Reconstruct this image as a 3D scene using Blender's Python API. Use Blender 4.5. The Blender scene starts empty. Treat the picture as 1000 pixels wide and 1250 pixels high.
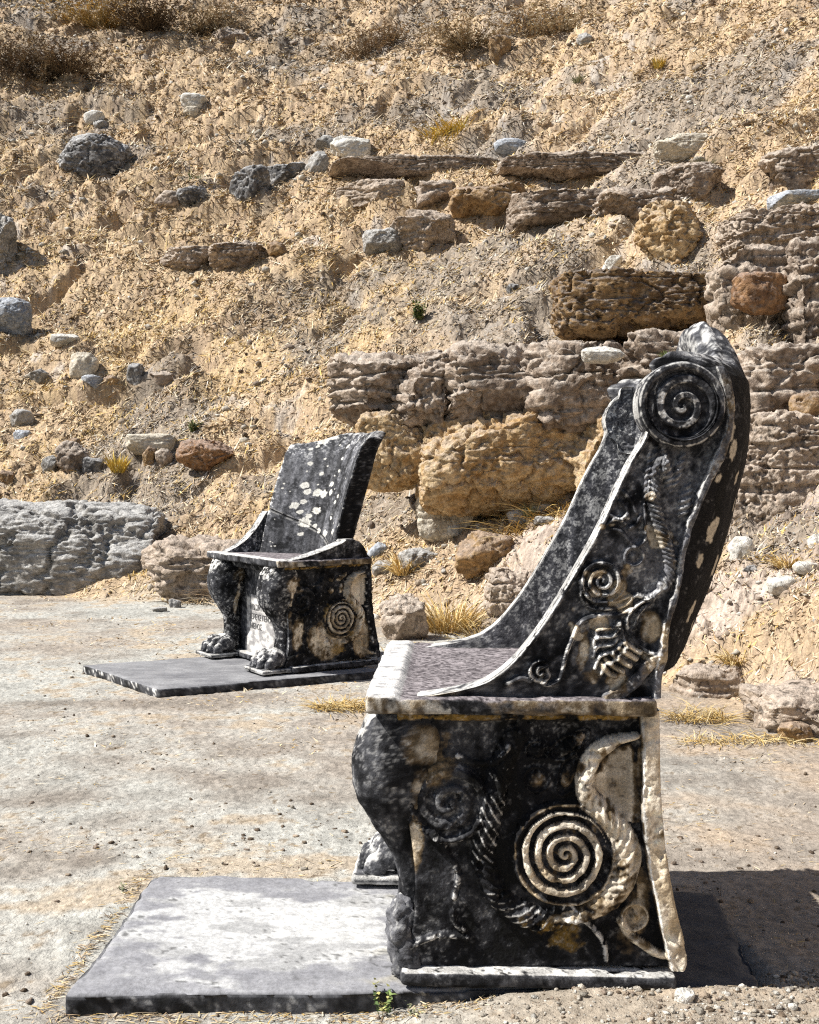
import bpy, math, random
import numpy as np
from mathutils import Vector
rnd = random.Random(7)
RS = np.random.RandomState(11)
S = bpy.context.scene
COL = S.collection

# ------------------------------------------------------------------ noise
def _hash(ix, iy, iz, seed):
    h = (ix.astype(np.uint32) * np.uint32(374761393) + iy.astype(np.uint32) * np.uint32(668265263)
         + iz.astype(np.uint32) * np.uint32(2246822519) + np.uint32((seed * 3266489917) & 0xffffffff))
    h = (h ^ (h >> np.uint32(13))) * np.uint32(1274126177)
    h = (h ^ (h >> np.uint32(16))) * np.uint32(2654435761)
    h = h ^ (h >> np.uint32(15))
    return (h & np.uint32(0xffffff)).astype(np.float32) / np.float32(0xffffff)

def noise2(x, y, seed=0):
    x = np.asarray(x, np.float32); y = np.asarray(y, np.float32)
    ix = np.floor(x).astype(np.int64); iy = np.floor(y).astype(np.int64)
    fx = x - ix; fy = y - iy
    fx = fx * fx * (3 - 2 * fx); fy = fy * fy * (3 - 2 * fy)
    z = np.zeros_like(ix)
    a = _hash(ix, iy, z, seed); b = _hash(ix + 1, iy, z, seed)
    c = _hash(ix, iy + 1, z, seed); d = _hash(ix + 1, iy + 1, z, seed)
    return (a + (b - a) * fx) + ((c + (d - c) * fx) - (a + (b - a) * fx)) * fy

def fbm2(x, y, oct=4, seed=0, gain=.5):
    x = np.asarray(x, np.float32); y = np.asarray(y, np.float32)
    s = 0; a = 1.; t = 0
    for i in range(oct):
        s = s + a * noise2(x, y, seed + i * 17); t += a; a *= gain
        x, y = (x * .8 - y * .6) * 2.03 + 7.1, (x * .6 + y * .8) * 2.03 - 3.7
    return s / t

def noise3(p, seed=0):
    ip = np.floor(p).astype(np.int64); f = (p - ip).astype(np.float32)
    f = f * f * (3 - 2 * f)
    x, y, z = ip[:, 0], ip[:, 1], ip[:, 2]
    r = 0
    for dx in (0, 1):
        wx = f[:, 0] if dx else 1 - f[:, 0]
        for dy in (0, 1):
            wy = f[:, 1] if dy else 1 - f[:, 1]
            for dz in (0, 1):
                wz = f[:, 2] if dz else 1 - f[:, 2]
                r = r + wx * wy * wz * _hash(x + dx, y + dy, z + dz, seed)
    return r

_R3 = np.array([[.36, .48, -.8], [-.8, .6, 0], [.48, .64, .6]], np.float32)
def fbm3(p, oct=4, seed=0, gain=.5):
    p = np.asarray(p, np.float32); s = 0; a = 1.; t = 0
    for i in range(oct):
        s = s + a * noise3(p, seed + i * 31); t += a; a *= gain
        p = p @ _R3 * 2.03 + np.float32(5.3)
    return s / t

def sm(a, b, x):
    t = np.clip((x - a) / (b - a), 0, 1); return t * t * (3 - 2 * t)
def mix(a, b, t):
    t = np.asarray(t)[..., None]
    return np.asarray(a, np.float32) * (1 - t) + np.asarray(b, np.float32) * t
def ev(pts, x):
    """piecewise-linear lookup, pts = [(key, value)...] sorted by key"""
    a = np.array(pts, float); return np.interp(x, a[:, 0], a[:, 1])
def evs(pts, x):
    """smooth (Catmull-Rom) lookup"""
    a = np.array(pts, float); k, v = a[:, 0], a[:, 1]; x = np.clip(np.asarray(x, float), k[0], k[-1])
    i = np.clip(np.searchsorted(k, x, side='right') - 1, 0, len(k) - 2)
    m = np.gradient(v, k); h = k[i + 1] - k[i]; t = (x - k[i]) / h
    return ((2*t**3-3*t**2+1)*v[i] + (t**3-2*t**2+t)*h*m[i] + (-2*t**3+3*t**2)*v[i+1] + (t**3-t**2)*h*m[i+1])

# ------------------------------------------------------------------ camera model of the place
F = 1450.0; CH = 0.886; ALPHA = math.atan(45 / F)
ca, sa = math.cos(ALPHA), math.sin(ALPHA)
CAM = np.array([0, 0, CH])
def ray(px, py):
    u = (np.asarray(px, float) - 500) / F; v = -(np.asarray(py, float) - 625) / F
    d = np.stack([u, ca + v * sa, -sa + v * ca], -1)
    return d / d[..., 1:2]
def at_depth(px, py, Y): return CAM + ray(px, py) * np.asarray(Y)[..., None]
def at_z(px, py, z=0.):
    d = ray(px, py); return CAM + d * ((z - CH) / d[..., 2])[..., None]

# ------------------------------------------------------------------ mesh helpers
def new_obj(name, V, faces, mat, parent=None, col=None, smooth=True, extra=None):
    """faces: list of (n,k) int arrays, or python lists for n-gons"""
    V = np.asarray(V, np.float32); me = bpy.data.meshes.new(name)
    me.vertices.add(len(V)); me.vertices.foreach_set('co', V.ravel())
    idx = []; st = []; tot = 0
    for f in faces:
        if isinstance(f, list):
            idx.append(np.array(f, np.int32)); st.append(np.array([tot], np.int32)); tot += len(f)
        else:
            f = np.asarray(f, np.int32)
            if not len(f): continue
            idx.append(f.ravel()); st.append(tot + np.arange(len(f), dtype=np.int32) * f.shape[1]); tot += f.size
    idx = np.concatenate(idx); st = np.concatenate(st)
    me.loops.add(tot); me.loops.foreach_set('vertex_index', idx)
    me.polygons.add(len(st)); me.polygons.foreach_set('loop_start', st)
    me.update(calc_edges=True); me.validate()
    if smooth: me.polygons.foreach_set('use_smooth', np.ones(len(me.polygons), bool))
    if col is not None:
        a = me.color_attributes.new('Col', 'FLOAT_COLOR', 'POINT')
        c = np.ones((len(V), 4), np.float32); c[:, :3] = col; a.data.foreach_set('color', c.ravel())
    if mat: me.materials.append(mat)
    o = bpy.data.objects.new(name, me); COL.objects.link(o)
    if parent: o.parent = parent
    return o

def grid_faces(n, m, off=0, flip=False, closed=False):
    """n rows x m columns"""
    i = np.arange(n - 1)[:, None]; j = np.arange(m if closed else m - 1)[None, :]
    j2 = (j + 1) % m
    a = i * m + j; b = i * m + j2; c = (i + 1) * m + j2; d = (i + 1) * m + j
    f = np.stack([a, b, c, d] if not flip else [d, c, b, a], -1).reshape(-1, 4) + off
    return f

def tag(o, label=None, cat=None, group=None, kind=None):
    if label: o['label'] = label
    if cat: o['category'] = cat
    if group: o['group'] = group
    if kind: o['kind'] = kind
    return o
def empty(name, loc, rz=0):
    o = bpy.data.objects.new(name, None); COL.objects.link(o); o.location = loc; o.rotation_euler = (0, 0, rz); return o
def normals(V, Fq):
    """vertex normals of quads/tris"""
    N = np.zeros_like(V); 
    n = np.cross(V[Fq[:, 1]] - V[Fq[:, 0]], V[Fq[:, 2]] - V[Fq[:, 0]])
    for k in range(Fq.shape[1]): np.add.at(N, Fq[:, k], n)
    return N / np.maximum(np.linalg.norm(N, axis=1, keepdims=True), 1e-9)

# ------------------------------------------------------------------ materials
def make_mat(name, rough=.8, fine=200., fine_amt=.35, bump=.3, bump_scale=160., bump_dist=.002, spec=.3, clump=None):
    m = bpy.data.materials.new(name); m.use_nodes = True; nt = m.node_tree; L = nt.links
    b = nt.nodes['Principled BSDF']; b.inputs['Roughness'].default_value = rough
    b.inputs['Specular IOR Level'].default_value = spec
    a = nt.nodes.new('ShaderNodeAttribute'); a.attribute_name = 'Col'
    tc = nt.nodes.new('ShaderNodeTexCoord')
    n = nt.nodes.new('ShaderNodeTexNoise'); n.inputs['Scale'].default_value = fine; n.inputs['Detail'].default_value = 5; n.inputs['Roughness'].default_value = .7
    L.new(tc.outputs['Object'], n.inputs['Vector'])
    r = nt.nodes.new('ShaderNodeMapRange'); r.inputs[1].default_value = .3; r.inputs[2].default_value = .7
    r.inputs[3].default_value = 1 - fine_amt; r.inputs[4].default_value = 1 + fine_amt
    L.new(n.outputs['Fac'], r.inputs[0])
    mx = nt.nodes.new('ShaderNodeMix'); mx.data_type = 'RGBA'; mx.blend_type = 'MULTIPLY'; mx.inputs[0].default_value = 1
    L.new(a.outputs['Color'], mx.inputs[6]); L.new(r.outputs[0], mx.inputs[7]); L.new(mx.outputs[2], b.inputs['Base Color'])
    if bump:
        n2 = nt.nodes.new('ShaderNodeTexNoise'); n2.inputs['Scale'].default_value = bump_scale; n2.inputs['Detail'].default_value = 6; n2.inputs['Roughness'].default_value = .65
        L.new(tc.outputs['Object'], n2.inputs['Vector'])
        bp = nt.nodes.new('ShaderNodeBump'); bp.inputs['Strength'].default_value = bump; bp.inputs['Distance'].default_value = bump_dist
        L.new(n2.outputs['Fac'], bp.inputs['Height']); L.new(bp.outputs['Normal'], b.inputs['Normal'])
    return m
M_MARBLE = make_mat('weathered_marble', .9, 260, .40, .8, 220, .003, .12)
M_GROUND = make_mat('dry_ground', .95, 45, .30, .7, 30, .03, .1)
M_ROCK = make_mat('rough_stone', .92, 40, .40, .9, 28, .03, .15)
M_STRAW = make_mat('dry_straw', .8, 30, .2, 0, spec=.2)
M_SLAB = make_mat('slab_marble', .8, 120, .25, .6, 90, .004, .25)

# ------------------------------------------------------------------ terrain
CX, CY, R0 = -5.0, 3.0, 6.6
HEAPX = at_z(590, 1222)[0]
def terr(x, y, fine=True):
    x = np.asarray(x, np.float64); y = np.asarray(y, np.float64)
    r = np.hypot(x - CX, y - CY); th = np.degrees(np.arctan2(y - CY, x - CX))
    d = r - R0 + .5 * (fbm2(x * .9, y * .9, 3, 3) - .5)
    dp = np.maximum(d, 0)
    z = -.045 + .64 * (np.sqrt(dp * dp + .06) - .245) + .10 * sm(0, .35, d)
    z = z + .30 * sm(.25, .75, x) * sm(.0, .55, d) * (1 - sm(7., 8., y)); far = np.maximum(dp - 45, 0); z = z - .6 * far
    # terrace held by the block wall
    mk = 1 - sm(49.5, 52.0, th + 3 * (fbm2(x * .7, y * .7, 2, 9) - .5))
    z = z + np.maximum(0, 1.70 + .12 * (fbm2(x * 1.3, y * 1.3, 2, 41) - .5) - z) * mk * sm(1.32, 1.62, d)
    hm = sm(-.1, .9, d)
    z = z + hm * (.46 * (fbm2(x * .55, y * .55, 3, 21) - .5) + .26 * (fbm2(x * 1.5, y * 1.5, 3, 5) - .5) - .22 * sm(.80, .97, 1 - np.abs(2 * fbm2(x * .6 + 3, y * 1.0, 3, 23) - 1)) * sm(.6, 2., d))
    # narrow worn terraces along the old seat rows
    z = z + hm * .13 * np.sin(r * 3.1 + 2.5 * fbm2(x * .5, y * .5, 2, 77)) * sm(3, 5, d)
    z = z + .016 * (1 - hm) * (fbm2(x * 2.2, y * 2.2, 4, 8) - .5)
    # loose gravel heaped against the front edge of the near slab
    hp = sm(HEAPX - .25, HEAPX + .12, x + .1 * (fbm2(x * 9, y * 9, 2, 2) - .5)) * (1 - sm(2.0, 2.10, y)) + .0
    z = z + .050 * hp * (.8 + .4 * fbm2(x * 14, y * 14, 3, 6))
    side = sm(.60, .66, x) * (1 - sm(2.2, 2.5, y)); z = np.maximum(z, -.045 + .03 * side)
    if fine:
        dist = np.maximum(y, 1.5)
        sc = np.clip(dist / 9., .5, 2.2)
        f1 = fbm2(x * 7, y * 7, 3, 14); f2 = fbm2(x * 21, y * 21, 3, 15)
        rd = 1 - np.abs(2 * fbm2(x * 4.2, y * 4.2, 4, 19) - 1)
        w0 = 1 - sm(5, 9, dist); w2 = sm(10, 18, dist); w1 = 1 - w0 - w2
        f3 = fbm2(x * 48, y * 48, 2, 26); f4 = fbm2(x * 11, y * 11, 3, 27, .6)
        z = z + hm * (.08 * (f1 - .5) + w0 * (.040 * (f2 - .5) + .022 * (f3 - .5)) + w1 * (.028 * (f2 - .5) + .024 * (f3 - .5)) + w2 * (.04 * (f4 - .5) + .036 * (f2 - .5)) + .06 * (rd - .75))
        bd = sm(.35, .75, x) * sm(-.1, .25, d) * (1 - sm(1.3, 1.8, d)) * (1 - sm(7.4, 8.2, y))
        q1 = 1 - np.abs(2 * fbm2(x * 3 + z * 4, y * 3 - z * 5, 5, 131, .6) - 1); q2 = fbm2(x * 9, y * 9 + z * 14, 4, 132, .6)
        z = z + bd * (.14 * (q1 - .78) + .045 * (q2 - .5) - .030 * sm(.55, .66, fbm2(x * 13, y * 24, 3, 133)))
        z = z - hm * (w0 * .018 * sm(.52, .66, fbm2(x * 30, y * 44, 3, 81)) + w1 * .030 * sm(.52, .66, fbm2(x * 18, y * 30, 3, 82)) + w2 * .055 * sm(.52, .66, fbm2(x * 10, y * 18, 3, 83)))
        z = z + (1 - hm) * (.004 * (f2 - .5) + .006 * (fbm2(x * 45, y * 45, 2, 16) - .5))
    return z

def raycast(px, py):
    """where the ray through that direction meets the ground"""
    ys = 1.3 * np.exp(np.linspace(0, math.log(60 / 1.3), 900))
    d = ray(px, py); P = CAM[None] + ys[:, None] * d[None]
    h = terr(P[:, 0], P[:, 1], False); k = np.argmax(P[:, 2] < h)
    if k == 0: k = len(ys) - 1
    a, b = P[k - 1, 2] - h[k - 1], P[k, 2] - h[k]; t = a / (a - b + 1e-9)
    return ys[k - 1] + (ys[k] - ys[k - 1]) * t

def build_ground():
    t = np.concatenate([np.linspace(.1, 3.35, 30)[:-1], 2 + 1.36 * np.exp(np.linspace(0, math.log(4 / 1.36), 260))[:-1],
                        2 + 4 * np.exp(np.linspace(0, math.log(34 / 4.), 950))[:-1], 36 * np.exp(np.linspace(0, math.log(110 / 36), 60))])
    u = np.concatenate([np.linspace(-1.6, -.38, 60)[:-1], np.linspace(-.38, .38, 920)[:-1], np.linspace(.38, 1.6, 60)])
    T, U = np.meshgrid(t, u, indexing='ij'); y = (T - 2).ravel(); x = (U * T).ravel()
    z = terr(x, y)
    r = np.hypot(x - CX, y - CY); d = r - R0 + .5 * (fbm2(x * .9, y * .9, 3, 3) - .5)
    # ---- colour of the ground itself
    hm = sm(-.35, .45, d + .7 * (fbm2(x * 2.1, y * 2.1, 4, 51) - .5))
    a = fbm2(x * 1.1, y * 1.1, 4, 61); b = fbm2(x * 5, y * 5, 4, 62); c = fbm2(x * 19, y * 19, 3, 63); e = fbm2(x * 60, y * 60, 2, 64)
    st = fbm2(x * 2.2, y * 5, 4, 65)
    pale = np.array([.55, .54, .49]); tan = np.array([.40, .31, .21]); pink = np.array([.44, .385, .325])
    orch = mix(pink, pale, sm(.40, .62, .6 * a + .25 * b + .15 * st - .055 * np.clip(x, -2, 2) + .02))
    orch = mix(orch, tan, sm(.52, .64, .45 * b + .25 * st + .3 * c) * .7)
    orch = mix(orch, np.array([.43, .34, .255]), .75 * sm(.35, .9, x + .5 * (a - .5)) * sm(.35, .6, b * .6 + .4 * st))
    orch = mix(orch, tan * .55, sm(.66, .74, .5 * c + .5 * e) * .8)
    orch = orch * (.46 + .36 * c + .26 * e + .55 * (b - .5) + .28 * (st - .5))[:, None]
    straw = np.array([.52, .39, .245]); soil = np.array([.37, .275, .185]); gold = np.array([.52, .37, .17]); mauve = np.array([.41, .35, .285]); rock = np.array([.44, .40, .36])
    hp_ = sm(HEAPX - .25, HEAPX + .12, x + .1 * (fbm2(x * 9, y * 9, 2, 2) - .5)) * (1 - sm(2.0, 2.12, y)); orch = mix(orch, np.array([.33, .265, .195]) * (.7 + .6 * c)[:, None], .75 * hp_)
    hill = mix(soil, straw, sm(.36, .58, .5 * b + .5 * c))
    hill = mix(hill, gold, sm(.52, .66, fbm2(x * 1.9, y * 1.9, 3, 71)) * .25 * (1 - sm(4, 9, d)))
    hill = mix(hill, mauve, sm(.48, .62, fbm2(x * .8, y * .8, 4, 72) + .05 * np.clip(x, -3, 3) * .5) * .8)
    hill = mix(hill, rock, sm(.60, .70, .5 * fbm2(x * 1.6, y * 1.6, 4, 73) + .5 * b) * .7)
    hill = mix(hill, np.array([.15, .11, .08]), sm(.56, .68, .4 * c + .6 * e) * .75)
    # bare pinkish bedrock along the foot of the slope east of the near throne
    bed = sm(.35, .75, x) * sm(-.1, .25, d) * (1 - sm(1.1, 1.6, d)) * (1 - sm(7.4, 8.2, y))
    hill = mix(hill, mix(np.array([.27, .215, .175]), np.array([.48, .40, .335]), sm(.34, .64, .4 * b + .3 * c + .3 * fbm2(x * 3, y * 9 + z * 14, 4, 134))), bed * sm(.22, .40, a + .35 * (b - .5)) * .92)
    hill = hill * (.62 + .86 * e)[:, None] * (1 - .28 * sm(.50, .60, fbm2(x * .8, y * .8, 4, 72)))[:, None]
    col = mix(orch, hill, hm)
    o = new_obj('ground', np.stack([x, y, z], -1), [grid_faces(len(t), len(u))], M_GROUND, col=np.clip(col, .01, .8))
    o['kind'] = 'structure'
    return T.shape
build_ground()

# ------------------------------------------------------------------ rocks
_ICO = {}
def ico(n):
    if n not in _ICO:
        import bmesh
        bm = bmesh.new(); bmesh.ops.create_icosphere(bm, subdivisions=n, radius=1)
        V = np.array([v.co[:] for v in bm.verts]); Fc = np.array([[v.index for v in f.verts] for f in bm.faces]); bm.free(); _ICO[n] = (V, Fc)
    return _ICO[n]
PAL = {  # (face colour, second colour, top colour, top amount)
    'grey':   ((.19, .18, .165), (.36, .335, .30), (.46, .455, .44), .7),
    'dark':   ((.075, .073, .073), (.26, .25, .24), (.50, .49, .48), .6),
    'blue':   ((.20, .22, .25), (.36, .38, .41), (.50, .52, .55), .6),
    'pale':   ((.42, .37, .29), (.60, .54, .44), (.64, .58, .48), .5),
    'white':  ((.50, .48, .43), (.66, .63, .57), (.70, .68, .62), .5),
    'brown':  ((.20, .125, .065), (.40, .27, .14), (.33, .26, .21), .7),
    'ochre':  ((.38, .245, .115), (.56, .42, .25), (.40, .33, .27), .6),
    'mauve':  ((.17, .13, .10), (.42, .335, .26), (.47, .405, .34), .8),
    'rust':   ((.20, .115, .065), (.37, .215, .11), (.30, .23, .19), .7),
    'darkbrown': ((.13, .085, .05), (.36, .235, .115), (.17, .145, .13), .85),
    'bed':    ((.29, .23, .175), (.50, .41, .325), (.47, .395, .33), .6),
}
def rock(name, box, pal, label, cat='rock', p=3.5, deep=.8, cut=7, amp=.10, sink=.25, rot=None, group=None, depth=None, lift=0., seed=None, lean=0., pits=.5, front=False):
    x0, y0, x1, y1 = box; sd = seed if seed is not None else int(x0 * 7 + y0 * 3)
    R = np.random.RandomState(sd % 100000)
    Y = depth if depth else raycast((x0 + x1) / 2, y1)
    sx = (x1 - x0) / F * Y / 2; sz = (y1 - y0) / F * Y / 2; sy = deep * min(sx, 1.6 * sz + .3 * sx) 
    yc = Y + sy * .75
    k = 1. if front else yc / Y; sx *= k; sz *= k
    c = at_depth((x0 + x1) / 2, (y0 + y1) / 2, Y if front else yc)
    if front: c = c + np.array([c[0] / Y * .5 * sy, .85 * sy, 0])
    if x1 - x0 < 100: cut += 5
    n = 4 if x1 - x0 < 36 else (5 if x1 - x0 < 70 else (6 if x1 - x0 < 170 else 7))
    D, Fc = ico(n); D = D.copy()
    rr = 1 / (np.abs(D) ** p).sum(1) ** (1 / p)
    for i in range(cut):
        nv = R.normal(size=3); nv[2] += .25 * R.rand(); nv /= np.linalg.norm(nv); o = R.uniform(.72, .98) * (1.15 if p > 3 else 1)
        dn = D @ nv; lim = np.where(dn > .05, o / np.maximum(dn, .05), 9)
        rr = np.minimum(rr, lim)
    V = D * rr[:, None]
    V = V / np.abs(V).max(0)
    low = fbm3(D * 1.6 + sd % 97, 3, sd % 50) - .5
    V = V * (1 + amp * 1.6 * low)[:, None]
    bot = V[:, 2] < 0
    V[bot, 2] *= 1 + sink * 2
    P = V * np.array([sx, sy, sz])
    if lean: P[:, 0] += lean * P[:, 2]
    s = min(sx, sz, sy)
    N = normals(P, Fc)
    q = P + (sd % 53)
    rdg = 1 - np.abs(2 * fbm3(q / (s * .55 + .03), 4, 25, .55) - 1); rf = .5 if pal in ('white', 'pale', 'blue') else 1.; dsp = .30 * s * (fbm3(q / (s * .8 + .05), 4, 5) - .5) - .13 * rf * s * sm(.88, .99, rdg) + rf * min(.050, .30 * s) * (fbm3(q * np.array([7, 8, 14]), 4, 6, .58) - .5) + rf * min(.030, .16 * s) * (fbm3(q * np.array([26, 26, 44]), 4, 8, .6) - .5)
    pit = sm(.54, .68, fbm3(q * 20, 3, 12)); bed_ = 1 - np.abs(2 * fbm3(q * np.array([1.6, 1.6, 11]), 3, 66) - 1); dsp = dsp - rf * min(.05, .22 * s) * sm(.86, .98, bed_) * (p > 3.3) * (.25 if pal in ('ochre', 'darkbrown', 'brown', 'rust', 'dark', 'grey') else .75) - rf * pits * min(.030, .14 * s) * pit
    P = P + N * dsp[:, None]
    N = normals(P, Fc)
    A, B, T, ta = PAL[pal]
    n1 = fbm3(q * 5, 4, 3); n2 = fbm3(q * 24, 4, 4); n3 = fbm3(q * 80, 2, 9)
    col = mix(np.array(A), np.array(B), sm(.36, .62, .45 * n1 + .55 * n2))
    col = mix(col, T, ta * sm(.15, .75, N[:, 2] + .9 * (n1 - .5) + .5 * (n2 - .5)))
    col = mix(col, np.array(A) * .35, .7 * sm(.58, .66, n2 * .6 + n3 * .4) * pits * 1.6)
    col = mix(col, np.array([.62, .60, .56]), .55 * sm(.60, .66, .5 * n3 + .5 * fbm3(q * 33, 2, 44)) * (1 if pal in ('grey', 'dark', 'blue') else .3))
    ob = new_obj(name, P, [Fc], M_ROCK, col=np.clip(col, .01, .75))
    ob.location = c + np.array([0, 0, lift])
    ob.rotation_euler = (0, 0, 0)
    tag(ob, label, cat, group)
    return ob
#ROCKS
# ------------------------------------------------------------------ thrones
NRZ = math.radians(-2.4); FRZ = math.radians(32.5)
ORG = at_z(480, 1200)
EX = np.array([math.cos(NRZ), math.sin(NRZ), 0]); EY = np.array([-math.sin(NRZ), math.cos(NRZ), 0])
WID = .654
def nl(px, py, yl=0.):
    """local (x, z) of the near throne where a ray meets the plane y_local = yl"""
    d = ray(px, py); t = ((ORG + EY * yl - CAM) @ EY) / (d @ EY)
    P = CAM + d * t[..., None] - ORG
    return P @ EX, P[..., 2]

def marble(P, wear=0., pale=0., ochre=0., speck=0., seed=0, grey=0., dark=0.):
    n1 = fbm3(P * 7, 3, seed + 1); n2 = fbm3(P * 26, 4, seed + 2); n3 = fbm3(P * 95, 3, seed + 3); n4 = fbm3(P * 240, 2, seed + 4)
    wear = wear + np.zeros(len(P)); pale = pale + np.zeros(len(P))
    c = mix(np.array([.0075, .0075, .0085]), np.array([.050, .051, .056]), sm(.42, .68, .5 * n2 + .3 * n3 + .2 * n1 + grey * .35 - dark * .2))
    c = mix(c, [.15, .15, .16], np.clip(sm(.50, .60, .45 * n3 + .3 * n4 + .25 * n2 + .22 * grey - .05), 0, 1) * (.12 + .75 * np.clip(grey, 0, 1)))
    mv = pale + .55 * (n2 - .5) + .45 * (n1 - .5) + .25 * (n3 - .5); m = sm(.47, .62, mv); c = mix(c, np.array([.135, .095, .05]), sm(.34, .50, mv) * .9)
    pc = mix(np.array([.60, .535, .435]), np.array([.31, .225, .12]), sm(.48, .66, .55 * n1 + .45 * n2) * .7) * (.72 + .56 * n3)[:, None]
    c = mix(c, pc, m)
    c = mix(c, [.03, .026, .02], m * .8 * sm(.62, .70, .6 * n3 + .4 * n2))
    c = mix(c, np.array([.22, .135, .03]) * 1.0, sm(.50, .66, ochre + .5 * (n2 - .5) + .5 * (n3 - .5)) * .85)
    wm = sm(.46, .62, wear + .75 * (n3 - .5) + .45 * (n2 - .5) + .3 * (n4 - .5))
    c = mix(c, np.array([.66, .645, .61]) * 1.0, wm * (.55 + .45 * n4))
    sp = sm(.585, .625, .45 * n3 + .35 * n4 + .20 * n2 + .10 * (speck - .5))
    c = mix(c, [.46, .455, .44], sp * np.clip(speck * 1.25, 0, 1))
    lc = sm(.50, .62, fbm3(P * 11, 3, seed + 7)) * sm(.54, .60, .5 * n3 + .5 * n4 + .12 * (n2 - .5)) * np.clip(1.1 * speck - .08, 0, 1)
    c = mix(c, [.50, .495, .475], .85 * lc)
    dr = fbm3(P * np.array([42, 42, 5]), 3, seed + 8)     # rain streaks
    c = c * (.70 + .60 * sm(.35, .65, dr))[:, None]
    return c
def discs(c, P2, spots, seed=3, colr=(.66, .64, .58)):
    """round lichen spots: P2 (n,2) surface coordinates, spots (u, v, radius)"""
    n = fbm2(P2[:, 0] * 120, P2[:, 1] * 120, 3, seed)
    for u, v, r in spots:
        d = np.hypot(P2[:, 0] - u, (P2[:, 1] - v)) / r + .9 * (n - .5)
        c = mix(c, np.array(colr), (1 - sm(.86, 1.0, d)) * (.82 + .18 * sm(.3, .6, d)))
    return c

def pl(px, py, pts):
    """distance, arc length and side of a polyline"""
    best = np.full(px.shape, 1e9); s = np.zeros(px.shape); sg = np.ones(px.shape); acc = 0
    for (x0, y0), (x1, y1) in zip(pts[:-1], pts[1:]):
        ex, ey = x1 - x0, y1 - y0; l2 = ex * ex + ey * ey; l = math.sqrt(l2)
        t = np.clip(((px - x0) * ex + (py - y0) * ey) / l2, 0, 1)
        d = np.hypot(px - x0 - t * ex, py - y0 - t * ey); k = d < best
        best = np.where(k, d, best); s = np.where(k, acc + t * l, s)
        sg = np.where(k, np.sign((px - x0) * ey - (py - y0) * ex), sg); acc += l
    return best, s, sg
def smooth_pts(pts, n=8):
    P = np.array(pts, float); o = []
    Q = np.vstack([2 * P[0] - P[1], P, 2 * P[-1] - P[-2]])
    for i in range(1, len(Q) - 2):
        for t in np.linspace(0, 1, n, endpoint=False):
            a, b, c, d = Q[i - 1], Q[i], Q[i + 1], Q[i + 2]
            o.append(.5 * (2 * b + (c - a) * t + (2 * a - 5 * b + 4 * c - d) * t * t + (3 * b - a - 3 * c + d) * t ** 3))
    o.append(P[-1]); return [tuple(q) for q in o]
def ridge(px, py, pts, w, h, n=5):
    d, s, g = pl(px, py, smooth_pts(pts, n)); return h * np.clip(1 - (d / w) ** 2, 0, 1) ** .7
def spiral(px, py, cx, cy, r1, turns, hand=1, pw=.85, off=0., r0=0):
    r = np.hypot(px - cx, py - cy); ph = np.arctan2(py - cy, px - cx) / (2 * math.pi)
    s = (turns * (r / r1) ** pw - hand * ph + off) % 1.0
    return sm(0, .2, s) * (1 - sm(.52, .72, s)) * (r < r1), r
def blob(px, py, cx, cy, rx, ry, ang=0):
    c, s = math.cos(math.radians(ang)), math.sin(math.radians(ang)); dx, dy = px - cx, py - cy
    return np.clip(1 - ((dx * c + dy * s) / rx) ** 2 - ((-dx * s + dy * c) / ry) ** 2, 0, 1)

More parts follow.
